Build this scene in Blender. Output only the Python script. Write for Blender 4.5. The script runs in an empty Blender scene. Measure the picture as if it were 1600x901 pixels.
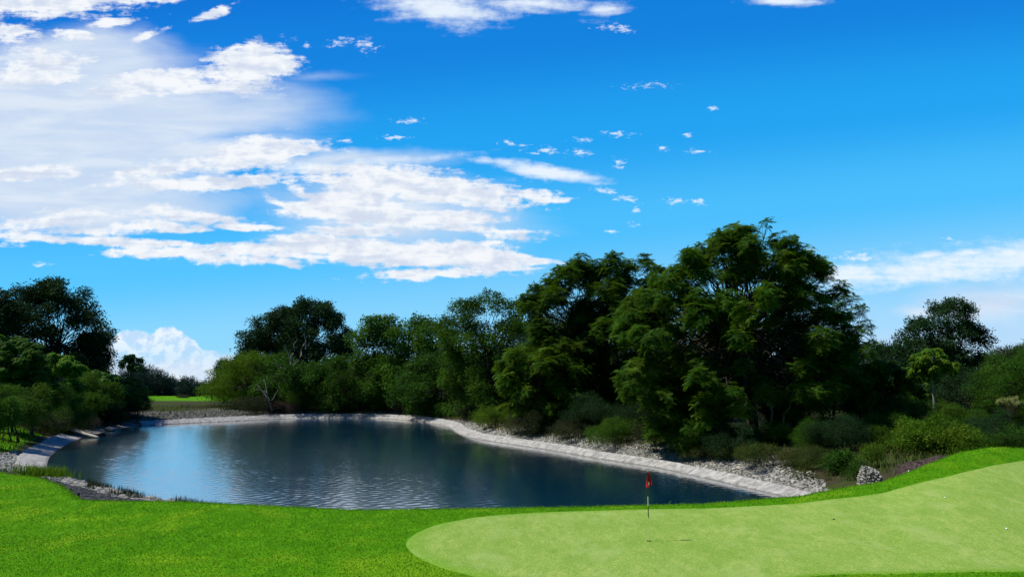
import bpy, math, random
import numpy as np
from mathutils import Vector, Matrix
R_ = math.radians
scn = bpy.context.scene
col = scn.collection

# ------------------------------------------------------------------ camera
F = 1155.0
TH = math.atan(147.0 / F)
CZ = 6.0
cd = bpy.data.cameras.new('camera'); cam = bpy.data.objects.new('camera', cd); col.objects.link(cam)
cam.location = (0, 0, CZ); cam.rotation_euler = (R_(90) + TH, 0, 0)
cd.sensor_width = 36; cd.lens = F / 1600 * 36; cd.clip_end = 9000; cd.clip_start = .1
scn.camera = cam
scn.view_settings.view_transform = 'Standard'; scn.view_settings.look = 'None'
scn.view_settings.exposure = 0.35; scn.view_settings.gamma = 1

SUN_AZ, SUN_EL = R_(-96), R_(57)
S = Vector((math.sin(SUN_AZ) * math.cos(SUN_EL), math.cos(SUN_AZ) * math.cos(SUN_EL), math.sin(SUN_EL)))
sl = bpy.data.lights.new('sun', 'SUN'); sun = bpy.data.objects.new('sun', sl); col.objects.link(sun)
sl.energy = 4.4; sl.angle = R_(.53); sl.color = (1, .95, .86)
sun.rotation_euler = S.to_track_quat('Z', 'Y').to_euler()

def uv_of(px, py):
    a = (px - 800) / F; b = (450.5 - py) / F
    dy = math.cos(TH) - b * math.sin(TH)
    return a / dy, (math.sin(TH) + b * math.cos(TH)) / dy

# ------------------------------------------------------------------ sky and clouds
w = bpy.data.worlds.new('World'); scn.world = w; w.use_nodes = True
w.cycles.sampling_method = 'MANUAL'; w.cycles.sample_map_resolution = 256
nt = w.node_tree; nt.nodes.clear(); L = nt.links
def N(t, **k):
    n = nt.nodes.new(t)
    for a, b in k.items(): setattr(n, a, b)
    return n
def setin(n, i, v):
    if hasattr(v, 'is_output') or isinstance(v, bpy.types.NodeSocket): L.new(v, n.inputs[i])
    else: n.inputs[i].default_value = v
def M(op, a, b=0.0, c=0.0, clamp=False):
    n = N('ShaderNodeMath', operation=op, use_clamp=clamp)
    setin(n, 0, a); setin(n, 1, b)
    if len(n.inputs) > 2: setin(n, 2, c)
    return n.outputs[0]
def V(op, a, b=None, scale=None):
    n = N('ShaderNodeVectorMath', operation=op); setin(n, 0, a)
    if b is not None: setin(n, 1, b)
    if scale is not None: n.inputs['Scale'].default_value = scale
    return n.outputs['Value'] if op in ('LENGTH', 'DOT_PRODUCT') else n.outputs[0]
def MR(v, a, b, c=0.0, d=1.0, smooth=True):
    n = N('ShaderNodeMapRange', interpolation_type='SMOOTHSTEP' if smooth else 'LINEAR'); setin(n, 0, v)
    for i, q in ((1, a), (2, b), (3, c), (4, d)): setin(n, i, q)
    return n.outputs[0]
def NO(vec, scale, detail=6, rough=.6, dist=0.0):
    n = N('ShaderNodeTexNoise'); setin(n, 'Vector', vec)
    n.inputs['Scale'].default_value = scale; n.inputs['Detail'].default_value = detail
    n.inputs['Roughness'].default_value = rough; n.inputs['Distortion'].default_value = dist
    return n.outputs['Fac'], n.outputs['Color']
def MIX(f, a, b):
    n = N('ShaderNodeMix', data_type='RGBA'); setin(n, 0, f); setin(n, 6, a); setin(n, 7, b); return n.outputs[2]

tc = N('ShaderNodeTexCoord').outputs['Generated']
sp = N('ShaderNodeSeparateXYZ'); L.new(tc, sp.inputs[0])
yy = M('MAXIMUM', M('ABSOLUTE', sp.outputs[1]), .06)
U = M('MULTIPLY', M('DIVIDE', sp.outputs[0], yy), F / 100); Vv = M('MULTIPLY', M('DIVIDE', sp.outputs[2], yy), F / 100)
cb = N('ShaderNodeCombineXYZ'); L.new(U, cb.inputs[0]); L.new(Vv, cb.inputs[1]); Q = cb.outputs[0]

def warp(vec, scale, amp, stretch=(1, 1, 1)):
    m = N('ShaderNodeMapping'); L.new(vec, m.inputs[0]); m.inputs['Scale'].default_value = stretch
    _, c = NO(m.outputs[0], scale, 4, .6)
    d = V('SUBTRACT', c, (.5, .5, .5)); d = V('MULTIPLY', d, amp)
    return V('ADD', vec, d)
def blobs(lst, vec):
    # each cloud patch is a rotated ellipse written as a quadratic form of the sky direction
    out = None; by = {}
    sx = N('ShaderNodeSeparateXYZ'); L.new(vec, sx.inputs[0]); u_, v_ = sx.outputs[0], sx.outputs[1]
    q1 = N('ShaderNodeCombineXYZ'); L.new(M('MULTIPLY', u_, u_), q1.inputs[0]); L.new(M('MULTIPLY', u_, v_), q1.inputs[1]); L.new(M('MULTIPLY', v_, v_), q1.inputs[2])
    for bl in lst: by.setdefault(round((bl[5] if len(bl) > 5 else 1) * 4) / 4, []).append(bl)
    for wt, bls in by.items():
        mn = None
        for bl in bls:
            px, py, rx, ry = bl[:4]; rot = R_(bl[4] if len(bl) > 4 else 0)
            u0, v0 = uv_of(px, py); u0 *= F / 100; v0 *= F / 100; iA = 1 / (rx / 100 * 1.1) ** 2; iB = 1 / (ry / 100 * 1.1) ** 2; c, s_ = math.cos(rot), math.sin(rot)
            qa = c * c * iA + s_ * s_ * iB; qb = 2 * c * s_ * (iA - iB); qc_ = s_ * s_ * iA + c * c * iB
            d1 = V('DOT_PRODUCT', q1.outputs[0], (qa, qb, qc_)); d2 = V('DOT_PRODUCT', vec, (-2 * qa * u0 - qb * v0, -2 * qc_ * v0 - qb * u0, 0))
            ln = M('ADD', d1, d2); ln = M('ADD', ln, qa * u0 * u0 + qb * u0 * v0 + qc_ * v0 * v0); mn = ln if mn is None else M('MINIMUM', mn, ln)
        f = M('MULTIPLY_ADD', M('SQRT', M('MAXIMUM', mn, 0.0)), -wt, wt); out = f if out is None else M('MAXIMUM', out, f)
    return out
thick = [(80,8,215,34,4),(15,48,55,24,0),(175,38,42,10,8),(120,57,46,10,-8),(228,60,40,8,20),(343,20,36,8,25),
 (50,112,115,32,0),(250,130,120,26,5,1.25),(385,104,85,38,12,1.5),(330,142,110,12,0),(430,100,40,26,10),
 (390,240,110,28,9,1.5),(270,262,120,18,4),(330,285,150,14,3),(60,270,120,14,0),
 (320,338,110,12,-8),(240,350,90,10,-4),(380,352,70,8,-3),(120,348,150,20,0),(210,377,230,10,-2),(330,390,260,13,-1),(470,398,200,16,0),
 (600,285,115,34,-4,1.5),(720,296,150,26,-7,1.25),(545,320,95,30,0,1.5),(620,335,170,22,-3,1.5),(830,305,60,12,-6),(700,355,140,14,-5),(560,360,110,14,0),
 (590,392,220,26,-3,1.5),(740,403,110,18,-7,1.25),(690,428,130,12,2),(800,402,80,9,-8),(780,418,80,8,-3),
 (480,300,50,10,-30,.75),(450,318,50,8,-28,.75)]
strips = [(848,266,120,14,-9,1.15),(580,252,100,10,3,.8),(680,246,90,8,6,.6),(520,262,140,12,2,.7),
 (690,14,125,36,-8,.9),(840,6,130,20,0,.9),(945,14,55,20,10,.7),(965,44,34,9,-8),(640,5,90,20,0,.8),(1225,2,70,13,0,.9),
 (1470,416,240,36,6),(1590,404,120,38,3),(1340,402,44,10,2),(1330,430,90,30,5),(1450,399,70,11,6),(1300,430,60,18,0),(1510,395,60,10,4),
 (1010,134,46,6,3,.8),(640,189,26,7),(615,215,30,5),(1115,169,13,4),(962,209,30,6),(905,238,22,8),(855,235,22,8,-10),(968,255,12,11),
 (1035,232,12,6),(1092,237,24,5),(1056,314,22,7),(1090,315,13,7),(945,298,26,7,-12),(978,310,24,7,-12),(533,66,26,10,12),(572,70,22,14,-15),
 (910,219,20,5),(64,413,20,4),(954,362,12,5),(800,225,30,6,-15,.7),(480,71,10,5),(990,350,12,5),(995,330,10,8,0,.8),(1075,212,12,5),(540,220,14,5),(1075,400,12,4),
 (540,234,12,5),(835,240,14,5),(1480,372,14,3),(1270,390,16,4),(880,412,30,5,0,.8)]
veil = [(60,190,360,130,0,1.6),(260,175,300,70,0,1.1),(50,285,300,80,0,1.5),(320,240,220,44,4,1.0),(500,120,80,10,2,.3),(430,172,110,12,0,.45),
 (520,250,230,24,2,.7),(1560,472,130,42,0,.75),(1440,487,60,12,0,.5),(280,592,200,40,0,1.2),(620,335,250,85,-4,.8),(130,325,290,50,0,1.1),(120,90,200,60,0,.9),(430,225,120,24,4,.6)]
tiny = [b for b in strips if b[2] < 50]; strips = [b for b in strips if b[2] >= 50]
# warps at two scales give torn edges
qw = warp(Q, .9, (.75, .30, 0), (.55, 1.2, 1)); qw = warp(qw, 4.5, (.20, .085, 0), (.7, 1.4, 1))
qs = warp(Q, 3.5, (.16, .07, 0), (.7, 1.2, 1))
stm = N('ShaderNodeMapping'); L.new(Q, stm.inputs[0]); stm.inputs['Scale'].default_value = (.26, 1.55, 1); stm.inputs['Rotation'].default_value = (0, 0, R_(-3))
fb, _ = NO(stm.outputs[0], 2.3, 7, .64, .25)
pfm = N('ShaderNodeMapping'); L.new(Q, pfm.inputs[0]); pfm.inputs['Scale'].default_value = (.8, 1.15, 1)
pf, _ = NO(pfm.outputs[0], 5.2, 6, .62, .2)
mixn = M('ADD', M('MULTIPLY', fb, .66), M('MULTIPLY', pf, .34))
Ft = M('ADD', blobs(thick, qw), M('MULTIPLY', M('SUBTRACT', mixn, .5), 4.4))
At = MR(Ft, .02, .62)
Fs = M('ADD', blobs(strips, qs), M('MULTIPLY', M('SUBTRACT', mixn, .5), 2.6))
As = M('MULTIPLY', MR(Fs, .02, 1.0), .92)
qt = warp(Q, 9, (.16, .07, 0), (.6, 1.3, 1)); qt = warp(qt, 26, (.05, .035, 0))
hfm = N('ShaderNodeMapping'); L.new(Q, hfm.inputs[0]); hfm.inputs['Scale'].default_value = (.6, 1.4, 1); hf, _ = NO(hfm.outputs[0], 13, 5, .65, .3)
At2 = M('MULTIPLY', MR(M('ADD', blobs(tiny, qt), M('MULTIPLY', M('SUBTRACT', hf, .55), 4.0)), .0, 1.1), .75)
As = M('MAXIMUM', As, At2)
vm = N('ShaderNodeMapping'); L.new(Q, vm.inputs[0]); vm.inputs['Scale'].default_value = (.3, 1, 1)
vst = MR(NO(stm.outputs[0], 1.6, 6, .6, .4)[0], .38, .66)
vn, _ = NO(vm.outputs[0], 1.2, 6, .55, .3)
Fv = M('ADD', blobs(veil, warp(warp(Q, .5, (.9, .5, 0)), 1.8, (.5, .16, 0), (.5, 1.5, 1))), M('MULTIPLY', M('SUBTRACT', vn, .5), .8))
Av = M('MULTIPLY', MR(Fv, -.02, .72), .95)
# small cumulus bank low over the horizon
cum = [(205,558,50,40,0),(180,580,55,50,0),(262,548,34,36,0),(285,556,30,26,0),(240,575,80,44,0),(232,555,30,28,0),(310,580,60,32,0),(330,566,20,18,0),(350,578,30,22,0),(395,588,60,20,0)]
qc = warp(Q, 5.5, (.16, .16, 0)); qc = warp(qc, 16, (.05, .05, 0))
Ac = M('MULTIPLY', MR(blobs(cum, qc), 0.0, .12), MR(Vv, .05, .75, .35, 1.0))

sky = N('ShaderNodeTexSky', sky_type='NISHITA'); sky.sun_disc = False
sky.sun_elevation = SUN_EL; sky.sun_rotation = SUN_AZ; sky.altitude = 300; sky.air_density = 1.0; sky.dust_density = .3; sky.ozone_density = 2.5
hs = N('ShaderNodeHueSaturation'); L.new(sky.outputs[0], hs.inputs['Color']); hs.inputs['Saturation'].default_value = 1.45; hs.inputs['Value'].default_value = 1.15
cl = N('ShaderNodeVectorMath', operation='MAXIMUM'); L.new(hs.outputs[0], cl.inputs[0]); cl.inputs[1].default_value = (.05, .05, .05)
tn = N('ShaderNodeVectorMath', operation='MULTIPLY'); L.new(cl.outputs[0], tn.inputs[0]); tn.inputs[1].default_value = (.75, 1.0, 1.18)
WS = .1
K = 1 / WS
def lin(r, g, b): return [((q / 255 + .055) / 1.055) ** 2.4 if q > 10 else q / 255 / 12.92 for q in (r, g, b)]
EXPF = 2 ** scn.view_settings.exposure
ve = M('SUBTRACT', M('DIVIDE', Vv, F / 100), M('MULTIPLY', M('DIVIDE', U, F / 100), .10))
ramp = N('ShaderNodeValToRGB'); L.new(M('DIVIDE', ve, 1.2), ramp.inputs[0]); ramp.color_ramp.interpolation = 'EASE'
stops = [(-.02, (182, 214, 248)), (.03, (165, 215, 252)), (.10, (132, 210, 252)), (.20, (78, 196, 255)), (.33, (34, 168, 246)), (.49, (20, 132, 226)), (.65, (12, 106, 208)), (1.1, (8, 66, 150))]
el = ramp.color_ramp.elements
while len(el) < len(stops): el.new(.5)
for e_, (p_, c_) in zip(el, stops): e_.position = max(0, p_) / 1.2; e_.color = [q / EXPF for q in lin(*c_)] + [1]
rk = N('ShaderNodeVectorMath', operation='SCALE'); L.new(ramp.outputs[0], rk.inputs[0]); rk.inputs['Scale'].default_value = K
def sc(c, k): return (c[0] * k, c[1] * k, c[2] * k, 1)
white = sc((.72, .745, .775), K); grey = sc((.47, .54, .67), K); veilc = MIX(vst, sc((.47, .57, .71), K), sc((.60, .66, .74), K))
skyc = MIX(.85, tn.outputs[0], rk.outputs[0])
c0 = MIX(Av, skyc, veilc)
c1 = MIX(Ac, c0, MIX(MR(NO(qc, 5.0, 5, .6)[0], .42, .58), sc((.64, .72, .79), K), sc((.42, .58, .77), K)))
c2 = MIX(As, c1, sc((.68, .74, .80), K))
shade = MR(M('ADD', M('MULTIPLY', NO(pfm.outputs[0], 3.1, 6, .62, .4)[0], .5), M('MULTIPLY', NO(stm.outputs[0], 3.3, 6, .6, .3)[0], .5)), .43, .60)
c3 = MIX(At, c2, MIX(M('MULTIPLY', shade, .85), white, grey))
bg = N('ShaderNodeBackground'); L.new(c3, bg.inputs[0]); bg.inputs[1].default_value = WS
ow = N('ShaderNodeOutputWorld'); L.new(bg.outputs[0], ow.inputs[0])

# ------------------------------------------------------------------ helpers
rng = np.random.default_rng(7); random.seed(5)
def ray(px, py):
    a = (px - 800) / F; b = (450.5 - py) / F
    return np.array([a, math.cos(TH) - b * math.sin(TH), math.sin(TH) + b * math.cos(TH)])
def P(px, py, z=0.0):
    d = ray(px, py); k = (z - CZ) / d[2]; return np.array([d[0] * k, d[1] * k, z])
def W(px, py, D):
    d = ray(px, py); k = D / d[1]; return np.array([d[0] * k, D, CZ + d[2] * k])
def sst(x, a, b):
    t = np.clip((x - a) / (b - a), 0, 1); return t * t * (3 - 2 * t)
_g = np.random.default_rng(3).random((64, 64))
def vnoise(x, y, s):
    x = x / s; y = y / s; i = np.floor(x).astype(int); j = np.floor(y).astype(int); fx = x - i; fy = y - j
    fx = fx * fx * (3 - 2 * fx); fy = fy * fy * (3 - 2 * fy)
    g = lambda a, b: _g[a % 64, b % 64]
    return (g(i, j) * (1 - fx) + g(i + 1, j) * fx) * (1 - fy) + (g(i, j + 1) * (1 - fx) + g(i + 1, j + 1) * fx) * fy - .5

def mesh(name, verts, faces, mat=None, parent=None, attrs=None, smooth=False, link=True):
    verts = np.ascontiguousarray(verts, dtype=np.float32); me = bpy.data.meshes.new(name)
    if isinstance(faces, np.ndarray): faces = [faces]
    me.vertices.add(len(verts)); me.vertices.foreach_set('co', verts.ravel())
    lv = np.concatenate([f.ravel() for f in faces]).astype(np.int32)
    tot = np.concatenate([np.full(len(f), f.shape[1]) for f in faces]).astype(np.int32)
    st = np.concatenate([[0], np.cumsum(tot)[:-1]]).astype(np.int32)
    me.loops.add(len(lv)); me.loops.foreach_set('vertex_index', lv)
    me.polygons.add(len(tot)); me.polygons.foreach_set('loop_start', st); me.polygons.foreach_set('loop_total', tot)
    me.polygons.foreach_set('use_smooth', np.full(len(tot), smooth))
    if attrs:
        for k, v in attrs.items():
            if v.ndim == 1:
                a = me.attributes.new(k, 'FLOAT', 'POINT'); a.data.foreach_set('value', v.astype(np.float32))
            else:
                a = me.attributes.new(k, 'FLOAT_VECTOR', 'POINT'); a.data.foreach_set('vector', v.astype(np.float32).ravel())
    me.update(calc_edges=True); me.validate()
    if mat: me.materials.append(mat)
    if not link: return me
    o = bpy.data.objects.new(name, me); col.objects.link(o)
    if parent: o.parent = parent
    return o
def tag(o, label=None, cat=None, group=None, kind=None):
    for k, v in (('label', label), ('category', cat), ('group', group), ('kind', kind)):
        if v: o[k] = v
    return o
def empty(name, loc):
    o = bpy.data.objects.new(name, None); col.objects.link(o); o.location = loc; o.empty_display_size = .3; return o

# ------------------------------------------------------------------ materials
class Mat:
    def __init__(s, name):
        s.m = bpy.data.materials.new(name); s.m.use_nodes = True; s.nt = s.m.node_tree; s.nt.nodes.clear()
        s.out = s.n('ShaderNodeOutputMaterial')
    def n(s, t, ins=None, **k):
        n = s.nt.nodes.new(t)
        for a, b in k.items(): setattr(n, a, b)
        for i, v in (ins or {}).items(): s.si(n, i, v)
        return n
    def si(s, n, i, v):
        if isinstance(v, bpy.types.NodeSocket): s.nt.links.new(v, n.inputs[i])
        else: n.inputs[i].default_value = v
    def obj(s): return s.n('ShaderNodeTexCoord').outputs['Object']
    def geo(s): return s.n('ShaderNodeNewGeometry').outputs['Position']
    def mp(s, v, scale=(1, 1, 1), rot=(0, 0, 0)):
        return s.n('ShaderNodeMapping', {'Vector': v, 'Scale': scale, 'Rotation': rot}).outputs[0]
    def noise(s, v, sc, det=5, r=.6, dist=0):
        return s.n('ShaderNodeTexNoise', {'Vector': v, 'Scale': sc, 'Detail': det, 'Roughness': r, 'Distortion': dist}).outputs['Fac']
    def vor(s, v, sc, feat='F1'):
        return s.n('ShaderNodeTexVoronoi', {'Vector': v, 'Scale': sc}, feature=feat).outputs[0]
    def mr(s, v, a, b, c=0., d=1.):
        return s.n('ShaderNodeMapRange', {0: v, 1: a, 2: b, 3: c, 4: d}, interpolation_type='SMOOTHSTEP').outputs[0]
    def mix(s, f, a, b):
        return s.n('ShaderNodeMix', {0: f, 6: a, 7: b}, data_type='RGBA').outputs[2]
    def math(s, op, a, b=0.):
        return s.n('ShaderNodeMath', {0: a, 1: b}, operation=op).outputs[0]
    def attr(s, name, out='Fac'):
        return s.n('ShaderNodeAttribute', attribute_name=name).outputs[out]
    def bump(s, h, st, dist=.05, nrm=None):
        n = s.n('ShaderNodeBump', {'Height': h, 'Strength': st, 'Distance': dist})
        if nrm: s.si(n, 'Normal', nrm)
        return n.outputs[0]
    def pr(s, color, rough=.8, spec=.3, normal=None, link=True, **k):
        p = s.n('ShaderNodeBsdfPrincipled'); s.si(p, 'Base Color', color); s.si(p, 'Roughness', rough); s.si(p, 'Specular IOR Level', spec)
        if normal is not None: s.si(p, 'Normal', normal)
        for a, b in k.items(): s.si(p, a, b)
        if link: s.nt.links.new(p.outputs[0], s.out.inputs[0])
        return p
def C(r, g, b): return (r, g, b, 1)

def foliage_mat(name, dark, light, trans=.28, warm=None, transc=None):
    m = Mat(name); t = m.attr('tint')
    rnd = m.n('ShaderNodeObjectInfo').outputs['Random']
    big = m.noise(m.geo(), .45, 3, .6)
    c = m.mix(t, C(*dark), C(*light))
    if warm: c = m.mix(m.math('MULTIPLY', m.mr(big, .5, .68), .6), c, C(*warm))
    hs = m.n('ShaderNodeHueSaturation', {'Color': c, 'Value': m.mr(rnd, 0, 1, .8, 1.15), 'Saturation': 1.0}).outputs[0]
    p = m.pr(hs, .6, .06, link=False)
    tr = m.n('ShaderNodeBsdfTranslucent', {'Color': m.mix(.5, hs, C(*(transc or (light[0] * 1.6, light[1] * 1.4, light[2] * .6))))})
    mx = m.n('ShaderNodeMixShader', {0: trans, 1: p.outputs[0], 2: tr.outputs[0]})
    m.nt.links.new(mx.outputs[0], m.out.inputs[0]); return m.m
FM = {
 'feather': foliage_mat('feathery_leaves', (.017, .058, .006), (.066, .152, .011), .38, (.092, .130, .006)),
 'bright': foliage_mat('fresh_leaves', (.035, .100, .007), (.105, .215, .013), .34, (.13, .18, .01)),
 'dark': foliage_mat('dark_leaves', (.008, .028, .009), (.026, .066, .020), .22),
 'mid': foliage_mat('mid_green_leaves', (.019, .068, .007), (.064, .155, .015), .34, (.085, .135, .008)),
 'deep': foliage_mat('deep_green_leaves', (.010, .042, .006), (.050, .128, .013), .30),
 'olive': foliage_mat('olive_leaves', (.022, .034, .015), (.052, .066, .026), .22),
 'haze_blue': foliage_mat('hazed_conifer_leaves', (.012, .032, .028), (.028, .060, .048), .12),  # blue of distant haze put into the leaf colour; no air is built
 'dry': foliage_mat('dry_leaves', (.045, .034, .030), (.105, .085, .065), .2),
 'wild': foliage_mat('wild_grass', (.022, .045, .008), (.075, .105, .022), .3, (.10, .10, .03)),
 'straw': foliage_mat('straw_grass', (.07, .075, .02), (.20, .18, .07), .3),
 'turf': foliage_mat('turf_blades', (.068, .215, .004), (.118, .300, .008), .3, (.21, .345, .012)),
 'flower': foliage_mat('pale_blossom', (.22, .30, .06), (.48, .54, .22), .3),
}
def bark(name, a, b):
    m = Mat(name); v = m.obj(); n = m.noise(m.mp(v, (4, 4, 1)), 3, 6, .7)
    m.pr(m.mix(n, C(*a), C(*b)), .85, .2, m.bump(n, .6, .05)); return m.m
BK = bark('bark', (.018, .014, .010), (.06, .05, .04)); BKP = bark('pale_bark', (.10, .09, .07), (.26, .24, .20)); BKD = bark('dead_wood', (.12, .11, .10), (.26, .25, .23))

# ------------------------------------------------------------------ terrain
vis = [(75,737),(71,726),(78,711),(98,697),(125,684),(153,678),(177,671),(222,664.5),(290,661),(356,658),(450,654),(544,653),(600,654),(640,656.5),(675,661),(700,667),(716,677),(735,683.5),(760,688),(800,694),(860,703),(940,717),(1020,729),(1100,746),(1160,760),(1225,776)]
pv = [P(a, b)[:2] for a, b in vis]
hid = [np.array(q, float) for q in ((14.2, 36), (11, 33.9), (4, 33.2), (-4, 33.3), (-11, 34.6))]
nl = [P(a, b)[:2] for a, b in ((273,784),(211,775),(169,764),(124,753))]
ctrl = np.array(pv + hid + nl)
def catmull(pts, n, closed=True):
    m = len(pts); out = []
    for i in range(m if closed else m - 1):
        if closed: p0, p1, p2, p3 = pts[i - 1], pts[i], pts[(i + 1) % m], pts[(i + 2) % m]
        else: p0, p1, p2, p3 = pts[max(i - 1, 0)], pts[i], pts[i + 1], pts[min(i + 2, m - 1)]
        for k in range(n):
            t = k / n
            out.append(.5 * ((2 * p1) + (p2 - p0) * t + (2 * p0 - 5 * p1 + 4 * p2 - p3) * t * t + (3 * p1 - p0 - 3 * p2 + p3) * t ** 3))
    if not closed: out.append(pts[-1])
    return np.array(out)
pond = catmull(ctrl, 5)
def pond_sd(x, y):
    x = np.atleast_1d(np.asarray(x, float)).ravel(); y = np.atleast_1d(np.asarray(y, float)).ravel()
    res = np.full(len(x), 60.0)
    near = (x > -120) & (x < 75) & (y > -20) & (y < 185); idx = np.nonzero(near)[0]
    A = pond; B = np.roll(pond, -1, 0)
    for s in range(0, len(idx), 20000):
        ii = idx[s:s + 20000]; px = x[ii][:, None]; py = y[ii][:, None]
        ex = (B - A)[:, 0]; ey = (B - A)[:, 1]; wx = px - A[:, 0]; wy = py - A[:, 1]
        t = np.clip((wx * ex + wy * ey) / (ex * ex + ey * ey), 0, 1)
        d = np.sqrt(((wx - t * ex) ** 2 + (wy - t * ey) ** 2).min(1))
        c = ((A[:, 1] > py) != (B[:, 1] > py)) & (px < ex * (py - A[:, 1]) / (ey + 1e-12) + A[:, 0])
        res[ii] = np.where(c.sum(1) % 2 == 1, -d, d)
    return res
crest = [(-300,733,42),(-100,736,40),(0,739,38),(60,745,36),(95,757,33.5),(115,770,31),(128,781,29),(200,783,28.5),(270,783,28.5),(400,789,27.5),(560,797,27),(700,795,27),(900,792,27.5),(1100,787,28),(1250,775,28.5),(1300,765,29),(1380,752,30),(1430,733,31),(1500,706,33),(1550,698,34),(1600,700,34.5),(1800,705,36),(2100,705,38)]
cw = np.array([W(*c) for c in crest]); ct = cw[:, 0] / cw[:, 1]; cD = cw[:, 1]; cz = cw[:, 2]
def height(x, y, want=False):
    shp = np.shape(x); x = np.atleast_1d(np.asarray(x, float)).ravel(); y = np.atleast_1d(np.asarray(y, float)).ravel()
    d = pond_sd(x, y); D = y
    t = x / np.maximum(D, 4.); Dc = np.interp(t, ct, cD); zc = np.interp(t, ct, cz)
    zb = 1.24
    s = np.clip((D - 17.5) / (Dc - 17.5), 0, 1)
    zn = zb + (zc - zb) * s ** 1.25 + .036 * np.maximum(17.5 - D, 0) ** 1.5
    zn = zn + .10 * vnoise(x + 31, y, 6.5) * sst(Dc - D, 0, 3) * sst(x, 6, -2) - .10 * np.exp(-((x + 13) / 5) ** 2 - ((y - 24.5) / 1.6) ** 2)
    k = np.maximum(D - Dc, 0)
    fall = zn - .5 * k * sst(k, -.6, 1.4)
    slope = .27 + (.085 - .27) * sst(D, 85, 122)
    farside = np.maximum(sst(D, 45, 60), sst(x, 13, 17))
    cap = 1.08 + .62 * farside - .1 * sst(D, 90, 120)
    w0 = 1.7; zr = .34 + .003 * np.clip(D - 40, 0, 90)
    bank = np.where(d < 0, np.maximum(d * .45, -1.4), np.where(d < w0, zr * .5 * d / w0 - .06 * sst(d, 0, .5), zr * .5 - .06 + slope * (d - w0)))
    bank = bank + np.where(d > w0, .20 * vnoise(x, y, 3.1) * sst(d, w0, w0 + 2) + .3 * vnoise(x + 9, y, 9) * sst(d, 4, 9), 0)
    capn = cap + .010 * np.clip(d - 6, 0, 54) + .25 * vnoise(x, y, 11)
    kk = .35; h = np.clip(.5 + .5 * (capn - bank) / kk, 0, 1)
    bank = capn * (1 - h) + bank * h - kk * h * (1 - h)
    bank = bank + 1.15 * np.exp(-((x - 19.8) / 3.6) ** 2 - ((y - 36.4) / 3.0) ** 2) * (1 + .12 * vnoise(x, y, .8))
    bank = bank + .25 * sst(D, 150, 175) * sst(D, 400, 200)
    z = np.where(D > Dc, np.maximum(fall, bank), zn)
    z = np.where(d < 0, np.minimum(z, bank), z)
    if want: return z, d, Dc
    return z.reshape(shp) if shp else float(z[0])

def axis(a, b, fine, far_n, lo, hi):
    core = np.arange(a, b + fine, fine)
    g = np.geomspace(1, 1 + (hi - b), far_n) - 1; l = np.geomspace(1, 1 + (a - lo), far_n) - 1
    return np.concatenate([(a - l)[::-1][:-1], core, (b + g)[1:]])
xs = axis(-58, 32, .3, 70, -3500, 3500); ys = axis(14, 68, .25, 150, -150, 4500)
X, Y = np.meshgrid(xs, ys); nx, ny = len(xs), len(ys)
z, d, Dc = height(X.ravel(), Y.ravel(), True); xf = X.ravel(); yf = Y.ravel()
nz = vnoise(xf, yf, 2.3) + .6 * vnoise(xf + 5, yf, .9)
lawn = np.where(yf <= Dc + .8, 1., 0.)
lawn = np.maximum(lawn, sst(-27 - .35 * (yf - 40) - xf + 2 * nz, 0, 1.2) * sst(d + .6 * nz, 2.6, 3.3) * (yf < 80))          # left bank lawn
lawn = np.maximum(lawn, (yf > 163) * sst(d, 20, 24) * (xf > -120) * (xf < -62))                                   # far fairway
stone = sst(d + 1.2 * nz, 5.8, 4.6) * (d > 0)
right = (xf > -12) & (yf < 110)
stone = np.where((yf > 100) & (xf < -12), sst(d + 4 * nz, 17, 12) * (d > 0) * .75, stone)
stone = np.where((xf < -30) & (yf > 57) & (yf < 112), sst(d + 1.2 * nz, 2.6, 1.6) * (d > 0), stone)
stone = np.where((xf < -29) & (yf < 62), sst(d + 1.2 * nz, 3.2, 2.5) * (d > 0), stone)
stone = np.where((yf < 48) & (xf < -10) & (xf > -34) & (d > 1.0), 0, stone)
stone = stone * (yf > Dc + .6) * np.where(yf < 48, (xf / yf < .40 + .05 * nz) * sst(d + nz, 4.2, 3.2), 1)
soil = sst(d + 2 * nz, 0, 1)  # fallback
mulch = (np.exp(-((xf - 20.2) / 4.4) ** 2 - ((yf - 35.5) / 3.2) ** 2) + .25 * nz > .35) & (xf / yf > .512)
mul = mulch * (yf > Dc + .35) * 1.
wild = sst(nz, -.25, .2) * ~((yf < 48) & (xf < -10) & (xf > -34) & (yf > Dc + .3))
idx = np.arange(nx * ny).reshape(ny, nx)
fc = np.stack([idx[:-1, :-1], idx[:-1, 1:], idx[1:, 1:], idx[1:, :-1]], -1).reshape(-1, 4)
def grass_col(m, v, dark, mid, warm, sc=1.0):
    n1 = m.noise(v, .35 * sc, 4, .55, .4); n2 = m.noise(m.mp(v, (1, .55, 1)), 2.2 * sc, 5, .65); n3 = m.noise(v, 26 * sc, 5, .75)
    c = m.mix(m.mr(n2, .35, .68), C(*dark), C(*mid)); c = m.mix(m.math('MULTIPLY', m.mr(n1, .50, .68), .75), c, C(*warm))
    return m.mix(m.mr(n3, .40, .64, 0, .5), c, C(dark[0] * .5, dark[1] * .5, dark[2] * .5)), n3, n2
m = Mat('ground'); v = m.geo()
gcol, g3, g2 = grass_col(m, v, (.052, .190, .003), (.085, .265, .005), (.18, .325, .010))
litter = m.mix(m.noise(v, 3, 6, .7), C(.018, .016, .010), C(.060, .055, .030))
weed = m.mix(m.noise(v, 6, 5, .7), C(.018, .035, .008), C(.055, .080, .018))
base = m.mix(m.math('MULTIPLY', m.attr('wild'), .8), litter, weed)
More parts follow.
